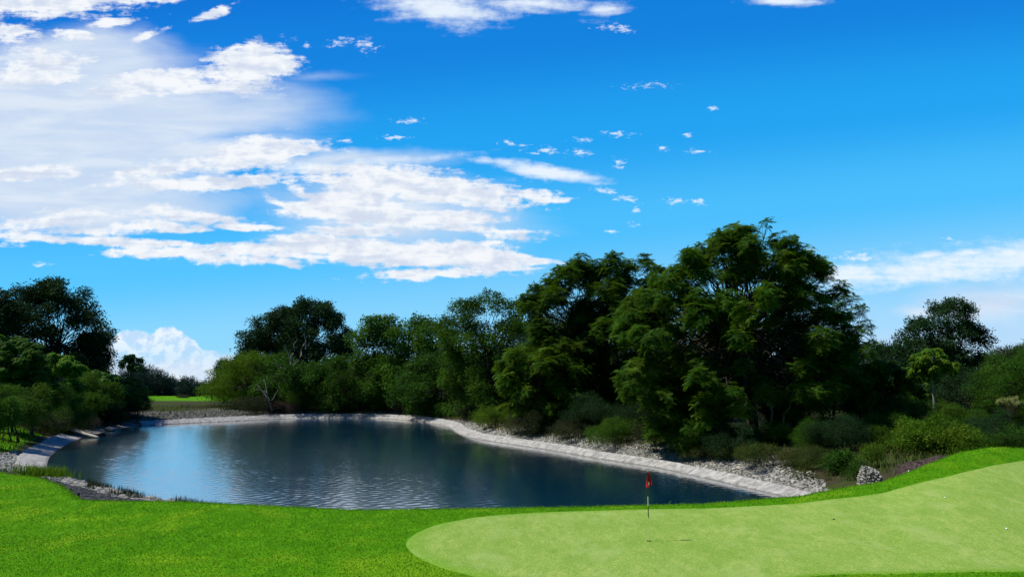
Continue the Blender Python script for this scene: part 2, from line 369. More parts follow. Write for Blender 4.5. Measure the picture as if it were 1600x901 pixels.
vs = m.n('ShaderNodeTexVoronoi', {'Vector': v, 'Scale': 3.6, 'Randomness': 1.0}); vd = m.vor(v, 3.6, 'DISTANCE_TO_EDGE')
stc = m.mix(m.mr(vd, .02, .16), C(.05, .048, .04), m.mix(vs.outputs['Color'], C(.17, .17, .15), C(.32, .31, .28)))
base = m.mix(m.attr('stone'), base, stc)
mulc = m.mix(m.noise(v, 9, 6, .75), C(.030, .022, .020), C(.105, .080, .070)); base = m.mix(m.attr('mulch'), base, mulc)
base = m.mix(m.attr('lawn'), base, gcol)
hgt = m.math('ADD', m.math('MULTIPLY', g3, .35), m.math('MULTIPLY', m.noise(v, 7, 4, .6), .6))
m.pr(base, .95, .02, m.bump(hgt, .55, .045))
ground = mesh('ground', np.stack([xf, yf, z], 1), fc, m.m, smooth=True, attrs={'lawn': lawn, 'stone': stone, 'mulch': mul, 'wild': wild})
tag(ground, kind='structure')

# hit the near ground along a pixel ray
def G(px, py):
    dr = ray(px, py); ks = np.linspace(12, 60, 2400) / dr[1]
    pts = dr[None] * ks[:, None] + np.array([0, 0, CZ]); h = height(pts[:, 0], pts[:, 1]); i = np.argmax(pts[:, 2] < h)
    return np.array([pts[i, 0], pts[i, 1], h[i]])

# putting green sheet
gp = [(632,850),(640,838),(665,825),(700,815),(760,806),(850,800),(950,797),(1060,794.5),(1160,791.5),(1250,786),(1340,775.5),(1400,764),(1450,751),(1500,739),(1560,726),(1640,714)]
front = [(640,862),(660,875),(695,889),(740,901)]
gw = [G(a, b) for a, b in gp] + [np.array([22.5, 31.5, 0]), np.array([24, 26, 0]), np.array([19.5, 20.6, 0]), G(1640, 891), G(1520, 893.5), G(1400, 896.5), G(1260, 901), np.array([4, 17.2, 0]), np.array([1, 16.9, 0])] + [G(a, b) for a, b in front[::-1]]
gb = catmull(np.array([q[:2] for q in gw]), 14); cen = np.array([8., 22.8]); rings = np.linspace(0, 1, 61)[1:]
gv = [cen[None]] + [cen + (gb - cen) * r for r in rings]; gv = np.concatenate(gv); nb = len(gb)
gz = height(gv[:, 0], gv[:, 1]) + .022; gz[-nb:] -= .03
f3 = np.stack([np.zeros(nb, int), 1 + np.arange(nb), 1 + (np.arange(nb) + 1) % nb], 1)
f4 = []
for r in range(59):
    a = 1 + r * nb + np.arange(nb); b = 1 + r * nb + (np.arange(nb) + 1) % nb; f4.append(np.stack([a, a + nb, b + nb, b], 1))
edge = np.concatenate([[0]] + [np.full(nb, r) for r in rings])
m = Mat('putting_turf'); v = m.geo()
n1 = m.noise(m.mp(v, (1, .6, 1)), 1.1, 5, .6, .3); n2 = m.noise(m.mp(v, (1, .4, 1)), 4, 6, .7); n3 = m.noise(v, 45, 4, .7)
c = m.mix(m.mr(n1, .3, .7), C(.190, .300, .040), C(.285, .375, .080)); c = m.mix(m.mr(n2, .42, .66, 0, .75), c, C(.140, .265, .032)); c = m.mix(m.mr(m.noise(m.mp(v, (1, .35, 1)), 14, 4, .7), .46, .66, 0, .6), c, C(.150, .270, .040))
c = m.mix(m.mr(m.math('ADD', m.attr('edge'), m.math('MULTIPLY', n2, .02)), .925, 1.0), c, C(.130, .270, .016)); n5 = m.noise(m.mp(v, (1, .5, 1)), 24, 4, .75); c = m.mix(m.mr(n5, .42, .66, 0, .7), c, C(.12, .23, .035)); c = m.mix(m.mr(n5, .36, .5, .45, 0), c, C(.33, .42, .13))
c = m.mix(m.mr(m.noise(m.mp(v, (1, .7, 1)), .7, 5, .65), .50, .68, 0, .5), c, C(.28, .37, .11))
m.pr(c, .9, .05, m.bump(m.math('ADD', n3, n2), .35, .012))
green = mesh('putting_green', np.column_stack([gv, gz]), [f3, np.concatenate(f4)], m.m, smooth=True, attrs={'edge': edge}); tag(green, kind='structure')

# ------------------------------------------------------------------ water
m = Mat('water'); v = m.geo()
a1 = m.noise(m.mp(v, (1, .8, 1)), 1.6, 3, .55, .3); a2 = m.noise(m.mp(v, (1, .9, 1), (0, 0, .5)), 5.5, 3, .6); a3 = m.noise(v, .12, 2, .5)
a4 = m.noise(m.mp(v, (1, .7, 1)), 11, 2, .6)
h = m.math('ADD', m.math('ADD', m.math('MULTIPLY', a1, .45), m.math('MULTIPLY', a2, .34)), m.math('MULTIPLY', a4, .16))
st = m.mr(a3, .35, .65, .05, .10)
WSL = .027
wind = m.attr('wind')
nb_ = m.n('ShaderNodeBump', {'Height': h, 'Strength': st, 'Distance': .16}).outputs[0]
m.pr(C(.002, .034, .068), m.mr(wind, .2, 1.0, .05, .19), .5, nb_, IOR=1.5, **{'Coat Weight': 1.0, 'Coat Roughness': m.mr(wind, .2, 1.0, .03, .11), 'Coat IOR': 1.6, 'Coat Normal': nb_, 'Specular Tint': C(.6, .9, 1)})
wx = np.arange(pond[:, 0].min() - 1.2, pond[:, 0].max() + 1.2, .13); wy = [31.5]
while wy[-1] < pond[:, 1].max() + 1.2: wy.append(wy[-1] + .15 + .0012 * (wy[-1] - 31))
WX, WY = np.meshgrid(wx, np.array(wy)); wxf, wyf = WX.ravel(), WY.ravel(); wd_ = pond_sd(wxf, wyf); wr = np.random.default_rng(21)
wz = np.zeros(len(wxf)); env = .75 + 1.1 * vnoise(wxf, wyf, 14) + .8 * vnoise(wxf + 40, wyf, 5)
windv = np.clip(.70 + .45 * sst(wyf, 92, 66) + .6 * vnoise(wxf, wyf, 16) + .25 * vnoise(wxf + 40, wyf, 5) - .55 * sst(wxf + .12 * (wyf - 40), -7, 6) - .25 * sst(wd_, -5, 0), 0, 1.2)
env = .35 + windv
for k in range(54):
    lam = .30 * (2.6 ** wr.random()); an = R_(70) + wr.normal(0, 1.15); kx_, ky_ = math.cos(an) * 6.2832 / lam, math.sin(an) * 6.2832 / lam
    wz += WSL * lam / 6.2832 * math.sqrt(2 / 54) * np.sin(kx_ * wxf + ky_ * wyf + wr.uniform(0, 6.28))
wz *= env
nx2, ny2 = len(wx), len(wy); id2 = np.arange(nx2 * ny2).reshape(ny2, nx2); ins = (wd_ < .55).reshape(ny2, nx2)
qf = np.stack([id2[:-1, :-1], id2[:-1, 1:], id2[1:, 1:], id2[1:, :-1]], -1); kq = ins[:-1, :-1] & ins[:-1, 1:] & ins[1:, 1:] & ins[1:, :-1]; qf = qf[kq]
used = np.unique(qf); remap = np.zeros(nx2 * ny2, int); remap[used] = np.arange(len(used))
water = mesh('water', np.stack([wxf, wyf, wz], 1)[used], remap[qf], m.m, smooth=True, attrs={'wind': windv[used]}); tag(water, kind='structure')

import bmesh
# ------------------------------------------------------------------ concrete rim
m = Mat('rim_concrete'); v = m.geo(); al = m.attr('along'); ac = m.attr('across')
n = m.noise(v, 2.2, 6, .7); n2 = m.noise(v, .5, 3, .6)
fr = m.n('ShaderNodeMath', {0: al, 1: 2.6}, operation='PINGPONG').outputs[0]
c = m.mix(m.mr(n, .3, .7), C(.17, .17, .155), C(.44, .43, .40)); c = m.mix(m.mr(n2, .5, .7, 0, .6), c, C(.22, .215, .20))
c = m.mix(m.mr(m.noise(m.mp(v, (1, 1, 1)), 9, 4, .7), .6, .75, 0, .6), c, C(.12, .12, .11))
c = m.mix(m.mr(m.math('ADD', fr, m.math('MULTIPLY', n, .05)), .03, .08, .75, 0), c, C(.10, .09, .08))
c = m.mix(m.mr(m.math('ADD', ac, m.math('MULTIPLY', n, .22)), .20, .30, .8, 0), c, C(.13, .125, .11))
m.pr(c, .85, .25, m.bump(n, .4, .03)); CONC = m.m
def outward(line):
    o = []
    for i in range(len(line)):
        tdir = line[min(i + 1, len(line) - 1)] - line[max(i - 1, 0)]; nr = np.array([tdir[1], -tdir[0]]); nr /= np.linalg.norm(nr)
        q = line[i] + nr * .4
        if pond_sd([q[0]], [q[1]])[0] < 0: nr = -nr
        o.append(nr)
    return np.array(o)
def rim(line, w_fn, label, name='concrete_rim'):
    nr = outward(line); n_ = len(line); seg = np.concatenate([[0], np.cumsum(np.linalg.norm(np.diff(line, axis=0), axis=1))])
    vv = []; al = []; ac = []
    prof = [(-.35, -.16, 0), (-.02, 0.02, .1), (.35, .14, .3), (.8, .27, .6), (1.0, .34, .9), (1.05, .30, 1), (1.06, .05, 1)]
    for j, (f, zz, a) in enumerate(prof):
        wv = np.array([w_fn(q, s_) for q, s_ in zip(line, seg)])
        wob = 1 + .16 * vnoise(seg * 1.0, seg * 0 + j // 4 * 0, 1.1) * (j >= 3) + .14 * vnoise(seg, seg * 0 + 7, .45) * (j >= 3)
        zs = (.40 + .0034 * np.clip(line[:, 1] - 40, 0, 90)) / .34
        pos = line + nr * (f * wv * wob)[:, None]
        vv.append(np.column_stack([pos, zz * zs + (.05 * vnoise(seg, seg * 0, .9) if j >= 3 else 0)])); al.append(seg); ac.append(np.full(n_, a))
    vv = np.concatenate(vv); q = []
    for j in range(len(prof) - 1):
        a = j * n_ + np.arange(n_ - 1); q.append(np.stack([a, a + 1, a + n_ + 1, a + n_], 1))
    o = mesh(name, vv, np.concatenate(q), CONC, attrs={'along': np.concatenate(al), 'across': np.concatenate(ac)})
    tag(o, label, 'concrete rim'); return o
def densify(pts, step=.25):
    s = np.concatenate([[0], np.cumsum(np.linalg.norm(np.diff(pts, axis=0), axis=1))]); t = np.arange(0, s[-1], step)
    return np.column_stack([np.interp(t, s, pts[:, 0]), np.interp(t, s, pts[:, 1])])
main_line = densify(catmull(np.array(pv[7:] + hid[:1]), 8, False)); left_line = densify(catmull(np.array(pv[0:5]), 8, False))
rim(main_line, lambda q, s: .86 + .6 * sst(q[1], 50, 110) * 1 - .6 * (1 - sst(s, 0, 12)), 'long pale concrete rim curving along the far and right shore of the pond')
rim(left_line, lambda q, s: 1.75 * (.45 + .55 * sst(s, 0, 3)), 'short wide pale concrete slab strip at the left end of the pond')

# ------------------------------------------------------------------ stones
ico = bmesh.new(); bmesh.ops.create_icosphere(ico, subdivisions=1, radius=1); IV = np.array([v.co[:] for v in ico.verts]); IF = np.array([[v.index for v in f.verts] for f in ico.faces]); ico.free()
ico = bmesh.new(); bmesh.ops.create_icosphere(ico, subdivisions=2, radius=1); ico.verts.ensure_lookup_table(); IV2 = np.array([v.co[:] for v in ico.verts]); IF2 = np.array([[v.index for v in f.verts] for f in ico.faces]); ico.free()
def rockmat(name, a, b, c3):
    m = Mat(name); v = m.obj(); n = m.noise(v, 5, 6, .7); t = m.attr('tint')
    c = m.mix(t, C(*a), C(*b)); c = m.mix(m.mr(n, .45, .7, 0, .7), c, C(*c3)); m.pr(c, .9, .2, m.bump(n, .5, .03)); return m.m
RKP = rockmat('pale_rock', (.13, .13, .115), (.42, .41, .37), (.10, .10, .08)); RKG = rockmat('grey_rock', (.08, .08, .075), (.22, .215, .19), (.05, .05, .045)); RKD = rockmat('dark_rock', (.022, .024, .028), (.075, .078, .082), (.02, .02, .02))
def rotmats(n, r=rng):
    q = r.normal(size=(n, 4)); q /= np.linalg.norm(q, axis=1)[:, None]; a, b, c, d = q.T
    return np.stack([np.stack([1 - 2 * (c * c + d * d), 2 * (b * c - a * d), 2 * (b * d + a * c)], -1), np.stack([2 * (b * c + a * d), 1 - 2 * (b * b + d * d), 2 * (c * d - a * b)], -1), np.stack([2 * (b * d - a * c), 2 * (c * d + a * b), 1 - 2 * (b * b + c * c)], -1)], 1)
def rocks_geo(pos, size, base=IV, fac=IF, flat=.7):
    n = len(pos); R = rotmats(n); sc3 = rng.uniform(.6, 1.15, (n, 1, 3)); v = base[None] * sc3
    v = v * (1 + rng.uniform(-.2, .2, (n, len(base), 1))); v = np.einsum('nij,nkj->nki', R, v); v[:, :, 2] *= flat
    v = v * size[:, None, None] + pos[:, None, :]
    f = fac[None] + (np.arange(n) * len(base))[:, None, None]
    return v, f
def scatter(n, x0, x1, y0, y1, cond):
    x = rng.uniform(x0, x1, n); y = rng.uniform(y0, y1, n); z, d, Dc = height(x, y, True); k = cond(x, y, d, Dc); return np.stack([x[k], y[k], z[k]], 1), d[k]
# right bank riprap
pr_, dr_ = scatter(200000, -14, 30, 36, 112, lambda x, y, d, Dc: (d > .95) & (d < 5.1 + 2.2 * vnoise(x, y, 3.5) + 1.0 * sst(y, 62, 40)) & (y > Dc + 1.5) & ((rng.random(len(x)) < .55) | (d < 3.5)))
kx = pr_[:, 0] / pr_[:, 1]; kp = (pr_[:, 1] > 50) | ((kx < .41 + .03 * vnoise(pr_[:, 0], pr_[:, 1], 1.5)) & (dr_ < 3.9 + 1.5 * vnoise(pr_[:, 0], pr_[:, 1], 1.2))); pr_ = pr_[kp]
pr_ = pr_[:22000]; sz = rng.uniform(.04, .115, len(pr_)) * np.where(rng.random(len(pr_)) < .06, 1.5, 1) * (1 + .006 * (pr_[:, 1] - 40)); pr_[:, 2] += sz * .25
px_size = sz / pr_[:, 1]; order = np.argsort(-px_size); vis_ok = np.array([abs(pr_[i, 0] / pr_[i, 1]) < .69 for i in order]); order = order[vis_ok]
big = set(order[:290].tolist()); rest = np.array([i for i in range(len(pr_)) if i not in big])
v_, f_ = rocks_geo(pr_[rest], sz[rest]); tn_ = np.repeat(rng.random(len(rest)), len(IV))
o = mesh('riprap', v_.reshape(-1, 3), f_.reshape(-1, 3), RKP, attrs={'tint': tn_}); tag(o, 'bank of small pale broken stones above the concrete rim', 'riprap', kind='stuff')
protos = []
for k in range(10):
    vv, ff = rocks_geo(np.zeros((1, 3)), np.ones(1), IV2, IF2); protos.append(mesh('bank_stone', vv[0], ff[0], RKP, attrs={'tint': np.full(len(IV2), k / 9.)}, link=False))
for k, i in enumerate(sorted(big)):
    o = bpy.data.objects.new('bank_stone', protos[k % 10]); col.objects.link(o); o.location = pr_[i]; o.scale = [sz[i]] * 3; o.rotation_euler = (0, 0, rng.uniform(0, 6.28))
    tag(o, 'pale broken stone lying in the right bank just above the concrete rim', 'stone', 'larger pale stones of the right bank')
# far bank rocks (greyer)
pf_, _ = scatter(60000, -75, -5, 98, 160, lambda x, y, d, Dc: (d > 1.9) & (d < 15 + 8 * vnoise(x, y, 6)))
pf_ = pf_[:11000]; sz = rng.uniform(.10, .24, len(pf_)); v_, f_ = rocks_geo(pf_ + [0, 0, .05], sz)
o = mesh('far_rubble', v_.reshape(-1, 3), f_.reshape(-1, 3), RKG, attrs={'tint': np.repeat(rng.random(len(pf_)), 12)}); tag(o, 'grey-green rubble covering the low far bank', 'rubble', kind='stuff')
# left bank stones
pl_, _ = scatter(40000, -62, -24, 36, 75, lambda x, y, d, Dc: (d > 1.0) & (d < 2.9 + 1.4 * vnoise(x, y, 3)) & (y > Dc + .6) & (x < -32) & (y < 62))
pl_ = pl_[:2600]; sz = rng.uniform(.08, .22, len(pl_)); v_, f_ = rocks_geo(pl_ + [0, 0, .03], sz)
o = mesh('left_gravel', v_.reshape(-1, 3), f_.reshape(-1, 3), RKP, attrs={'tint': np.repeat(rng.random(len(pl_)) * .8, 12)}); o.name = 'gravel'; tag(o, 'pale gravel and stones behind the short slab strip at the left end of the pond', 'gravel', kind='stuff')
# dark rock patch near left shore
pd_, dd_ = scatter(60000, -34, -15, 29, 50, lambda x, y, d, Dc: (d > 1.2) & (d < 9) & (y > Dc + .35) & (x / y > -.62))
pd_ = pd_[:3600]; sz = rng.uniform(.07, .20, len(pd_)); v_, f_ = rocks_geo(pd_ + [0, 0, .05], sz)
o = mesh('dark_rubble', v_.reshape(-1, 3), f_.reshape(-1, 3), RKD, attrs={'tint': np.repeat(rng.random(len(pd_)), 12)}); tag(o, 'patch of dark lava rocks beside the near left shore', 'rubble', kind='stuff')
pe_, _ = scatter(50000, -38, -15, 34, 52, lambda x, y, d, Dc: (d > -.15) & (d < 1.25 + .5 * vnoise(x, y, 1.5)) & (x / y > -.64) & (y > Dc + 1))
pe_ = pe_[:900]; sz = rng.uniform(.07, .22, len(pe_)); v_, f_ = rocks_geo(pe_ + [0, 0, .04], sz)
o = mesh('shore_rubble', v_.reshape(-1, 3), f_.reshape(-1, 3), RKP, attrs={'tint': np.repeat(rng.random(len(pe_)) * .7, 12)}); tag(o, 'thin line of pale stones at the water edge by the reeds', 'rubble', kind='stuff')

ps_, _ = scatter(30000, 15.5, 25, 31, 40, lambda x, y, d, Dc: (x / y > .508) & (x / y < .62) & (y > Dc + .3) & (np.exp(-((x - 20.2) / 4.4) ** 2 - ((y - 35.5) / 3.2) ** 2) > .33))
ps_ = ps_[:2200]; sz = rng.uniform(.02, .07, len(ps_)); v_, f_ = rocks_geo(ps_ + [0, 0, .01], sz)
SOILM = rockmat('soil_clods', (.030, .022, .020), (.13, .10, .085), (.02, .015, .013))
o = mesh('soil_clods', v_.reshape(-1, 3), f_.reshape(-1, 3), SOILM, attrs={'tint': np.repeat(rng.random(len(ps_)) ** 2, 12)}); tag(o, 'loose dark soil and mulch crumbs on the bare mound behind the lawn', 'soil', kind='stuff')
# ------------------------------------------------------------------ blades
def blades(pos, h, wd, lean=.5, droop=.3):
    n = len(pos); az = rng.uniform(0, 6.283, n); dirx = np.cos(az); diry = np.sin(az); le = rng.uniform(.05, lean, n) * h
    wx = -np.sin(az + rng.normal(0, .6, n)) * wd; wy = np.cos(az) * wd
    b0 = pos + np.stack([wx, wy, 0 * h], 1); b1 = pos - np.stack([wx, wy, 0 * h], 1)
    md = pos + np.stack([dirx * le * .4, diry * le * .4, h * .6], 1); t = pos + np.stack([dirx * le, diry * le, h * (1 - droop * rng.random(n))], 1)
    m0 = md + np.stack([wx, wy, 0 * h], 1) * .7; m1 = md - np.stack([wx, wy, 0 * h], 1) * .7
    v = np.stack([b0, b1, m1, m0, t], 1); i = (np.arange(n) * 5)[:, None]
    return v.reshape(-1, 3), [i + np.array([[0, 1, 2, 3]]), i + np.array([[3, 2, 4]])]
def blade_obj(name, pos, h, wd, mat, label, cat, lean=.5, tint=None):
    v, f = blades(pos, h, wd, lean); tt = rng.random(len(pos)) if tint is None else tint
    o = mesh(name, v, f, mat, attrs={'tint': np.repeat(tt, 5)}); tag(o, label, cat, kind='stuff'); return o
# mown fringe around the green
n = 330000; D = rng.uniform(16.8, 39, n); x = rng.uniform(-.74, .74, n) * D; z0, d0, Dc0 = height(x, D, True)
ok = (D < Dc0 + .35)
def inpoly(x, y, poly):
    A = poly; B = np.roll(poly, -1, 0); c = np.zeros(len(x), bool)
    for a, b in zip(A, B):
        k = ((a[1] > y) != (b[1] > y)) & (x < (b[0] - a[0]) * (y - a[1]) / (b[1] - a[1] + 1e-12) + a[0]); c ^= k
    return c
ok &= ~inpoly(x, D, gb); x, D, z0 = x[ok], D[ok], z0[ok]
blade_obj('turf', np.stack([x, D, z0 - .004], 1), rng.uniform(.018, .05, len(x)), .006 + .00025 * D, FM['turf'], 'short mown turf around the putting green', 'turf', 1.2, tint=np.clip(.5 + .9 * vnoise(x, D, 2.5) + rng.normal(0, .13, len(x)), 0, 1))
# taller fringe along the crest
t = rng.uniform(-.72, .72, 9000); Dc_ = np.interp(t, ct, cD); D = Dc_ + rng.uniform(-.15, .8, len(t)); x = t * D; z0 = height(x, D)
hh = rng.uniform(.03, .10, len(t)) * (1 + 1.2 * (rng.random(len(t)) < .02))
blade_obj('fringe_grass', np.stack([x, D, z0], 1), hh, .009, FM['turf'], 'slightly longer grass along the edge where the lawn drops to the pond', 'grass', .8)
# wild grass on the right and far banks
def veg(n, cond, box): return scatter(n, *box, cond)[0]
p1 = veg(90000, lambda x, y, d, Dc: (d > 3.4 + 1.8 * vnoise(x, y, 4)) & (d < 13) & (y > Dc + 1.2) & ~((x / y > .505) & (y < 38))  & (rng.random(len(x)) < .35 + .9 * sst(vnoise(x + 3, y, 2.2), -.2, .3)), (-10, 36, 31, 112))[:26000]
blade_obj('bank_grass', p1, rng.uniform(.15, .55, len(p1)), .018 + .0003 * p1[:, 1], FM['wild'], 'rough grass on the right bank below the trees', 'grass', .9)
p2 = veg(40000, lambda x, y, d, Dc: (d > 3.0) & (d < 11) & (rng.random(len(x)) < .6) & (vnoise(x, y, 4) > .02), (-12, 12, 55, 118))[:6000]
blade_obj('straw_grass', p2, rng.uniform(.3, .8, len(p2)), .022, FM['straw'], 'pale dry grass tussocks between the stones and the trees', 'grass', 1.0)
p3 = veg(50000, lambda x, y, d, Dc: (d > 2.5) & (d < 22) & (y > 57), (-78, -38, 57, 145))[:12000]
blade_obj('shore_weeds', p3, rng.uniform(.15, .6, len(p3)), .03, FM['wild'], 'weeds on the left shore below the dark trees', 'weeds', .9)
p4 = veg(50000, lambda x, y, d, Dc: (d > 3.4) & (y > Dc + .2) & (x < -30) & (x > -62), (-62, -24, 34, 80))[:22000]
blade_obj('left_grass', p4, rng.uniform(.05, .22, len(p4)), .02, FM['turf'], 'longer green grass on the sloping bank at the left edge', 'grass', .9)
p5 = veg(40000, lambda x, y, d, Dc: (d > -.4) & (d < .9) & (x / y > -.56) & (vnoise(x, y, .9) > -.1), (-30, -14, 34, 48))[:1500]
blade_obj('reeds', p5, rng.uniform(.2, .55, len(p5)), .013, FM['olive'], 'thin reeds standing in a row along the near left shore', 'reeds', .25)
q0 = P(87, 738, .2); p6 = np.column_stack([q0[0] + rng.normal(0, .9, 900), q0[1] - 1.2 + rng.normal(0, .5, 900), np.zeros(900)]); p6[:, 2] = height(p6[:, 0], p6[:, 1])
blade_obj('tall_grass', p6, rng.uniform(.4, 1.0, 900), .02, FM['bright'], 'clump of tall bright grass at the left tip of the pond', 'grass', .4)

# ------------------------------------------------------------------ tree machinery
def tmpl_broad(k, r, nl=18, ln=.36, wd=.15):
    c = r.normal(size=(nl, 3)); c /= np.linalg.norm(c, axis=1)[:, None]; c *= (r.random((nl, 1)) ** .45); c[:, 2] *= .65
    R = rotmats(nl, r); a = R[:, :, 0]; a[:, 2] = a[:, 2] * .5 - .15; a /= np.linalg.norm(a, axis=1)[:, None]
    b = np.cross(a, R[:, :, 1]); b /= np.linalg.norm(b, axis=1)[:, None]
    s = r.uniform(.7, 1.25, (nl, 1)); a = a * ln * s; b = b * wd * s
    v = np.stack([c - a * .5, c + b * .5, c + a * .5, c - b * .5], 1); t = np.repeat(r.uniform(-.3, .3, nl), 4)
    return v.reshape(-1, 3), np.arange(nl * 4).reshape(-1, 4), t
def tmpl_feather(k, r, nf=7, pairs=6):
    V_ = []; T = []
    for i in range(nf):
        az = 6.283 * i / nf + r.uniform(-.4, .4); el = r.uniform(-.15, .55); L_ = r.uniform(.75, 1.1); d0 = np.array([math.cos(az) * math.cos(el), math.sin(az) * math.cos(el), math.sin(el)]); sd = np.array([-math.sin(az), math.cos(az), 0]); tt = r.uniform(-.2, .2)
        for j in range(pairs):
            u = (j + .8) / pairs; p = d0 * L_ * u - np.array([0, 0, .35 * u * u * L_]); ll = .30 * (1 - .75 * abs(u - .45)) 
            for s in (-1, 1):
                q = p + sd * s * ll + d0 * .10 + np.array([0, 0, r.uniform(-.10, .02)]); V_ += [p - d0 * .055, q, p + d0 * .065]; T += [tt + r.uniform(-.08, .08)] * 3
    V_ = np.array(V_); return V_, np.arange(len(V_)).reshape(-1, 3), np.array(T)
def tmpl_palm(k, r, nl=10):
    V_ = []; T = []
    for i in range(nl):
        az = 6.283 * i / nl + r.uniform(-.25, .25); d0 = np.array([math.cos(az), math.sin(az), 0]); sd = np.array([-math.sin(az), math.cos(az), 0]); L_ = r.uniform(.7, 1.05); z1 = r.uniform(0, .15)
        V_ += [np.array([0, 0, .05]), d0 * .5 * L_ + sd * .16 + [0, 0, z1], d0 * L_ + [0, 0, -.35], d0 * .5 * L_ - sd * .16 + [0, 0, z1]]; T += [r.uniform(-.2, .2)] * 4
    V_ = np.array(V_); return V_, np.arange(len(V_)).reshape(-1, 4), np.array(T)
def tmpl_needle(k, r, nl=22):
    c = r.normal(size=(nl, 3)) * .28; a = r.normal(size=(nl, 3)) * .45 + [0, 0, .55]; a /= np.linalg.norm(a, axis=1)[:, None]; b = np.cross(a, r.normal(size=(nl, 3))); b /= np.linalg.norm(b, axis=1)[:, None]
    L_ = r.uniform(.5, .9, (nl, 1)); v = np.stack([c - b * .05, c + a * L_ * .5 + b * .04, c + a * L_, c + a * L_ * .5 - b * .04], 1); return v.reshape(-1, 3), np.arange(nl * 4).reshape(-1, 4), np.repeat(r.uniform(-.3, .3, nl), 4)
_r = np.random.default_rng(11)
TM = {'feather': [tmpl_feather(k, _r) for k in range(8)], 'broad': [tmpl_broad(k, _r) for k in range(8)], 'palm': [tmpl_palm(k, _r) for k in range(6)],
      'needle': [tmpl_needle(k, _r) for k in range(6)], 'fine': [tmpl_broad(k, _r, 26, .24, .10) for k in range(8)]}
def clusters(kind, pos, nrm, size, tint, r):
    Vs, Fs, Ts = [], [], []; off = 0; tp = r.integers(0, len(TM[kind]), len(pos))
    for k in range(len(TM[kind])):
        ii = np.nonzero(tp == k)[0]
        if not len(ii): continue
        tv, tf, tt = TM[kind][k]; zax = nrm[ii]; hx = r.normal(size=(len(ii), 3)); xax = np.cross(hx, zax); xax /= np.linalg.norm(xax, axis=1)[:, None] + 1e-9; yax = np.cross(zax, xax)
        R = np.stack([xax, yax, zax], -1); v = np.einsum('nij,kj->nki', R, tv) * size[ii][:, None, None] + pos[ii][:, None, :]
        f = tf[None] + (np.arange(len(ii)) * len(tv))[:, None, None] + off
        Vs.append(v.reshape(-1, 3)); Fs.append(f.reshape(-1, tf.shape[1])); Ts.append(np.clip(tint[ii][:, None] + tt[None], 0, 1).ravel()); off += len(ii) * len(tv)
    return np.concatenate(Vs), np.concatenate(Fs), np.concatenate(Ts)
def tubes(paths, sides=6):
    V_, F_ = [], []; off = 0
    for pts, rad in paths:
        pts = np.asarray(pts, float); n = len(pts); tg = np.gradient(pts, axis=0); tg /= np.linalg.norm(tg, axis=1)[:, None] + 1e-9
        up = np.where(np.abs(tg[:, 2:3]) > .9, [[1., 0, 0]], [[0, 0, 1.]]); a = np.cross(tg, up); a /= np.linalg.norm(a, axis=1)[:, None] + 1e-9; b = np.cross(tg, a)
        th = np.arange(sides) / sides * 6.2832
        ring = pts[:, None] + (a[:, None] * np.cos(th)[None, :, None] + b[:, None] * np.sin(th)[None, :, None]) * np.asarray(rad)[:, None, None]
        V_.append(ring.reshape(-1, 3))
        for i in range(n - 1):
            for j in range(sides): F_.append((off + i * sides + j, off + i * sides + (j + 1) % sides, off + (i + 1) * sides + (j + 1) % sides, off + (i + 1) * sides + j))
        off += n * sides
    return np.concatenate(V_), np.array(F_)
def limb(a, b, r0, r1, n=6, wob=.08, rr=None, sag=.15):
    t = np.linspace(0, 1, n)[:, None]; L_ = np.linalg.norm(b - a); p = a + (b - a) * t; p[:, 2] += (np.sin(t[:, 0] * math.pi) * sag * L_)
    p[1:-1] += rr.normal(0, wob * L_ / 3, (n - 2, 3)); return p, np.linspace(r0, r1, n)
cnt = {}; DK = 1.7
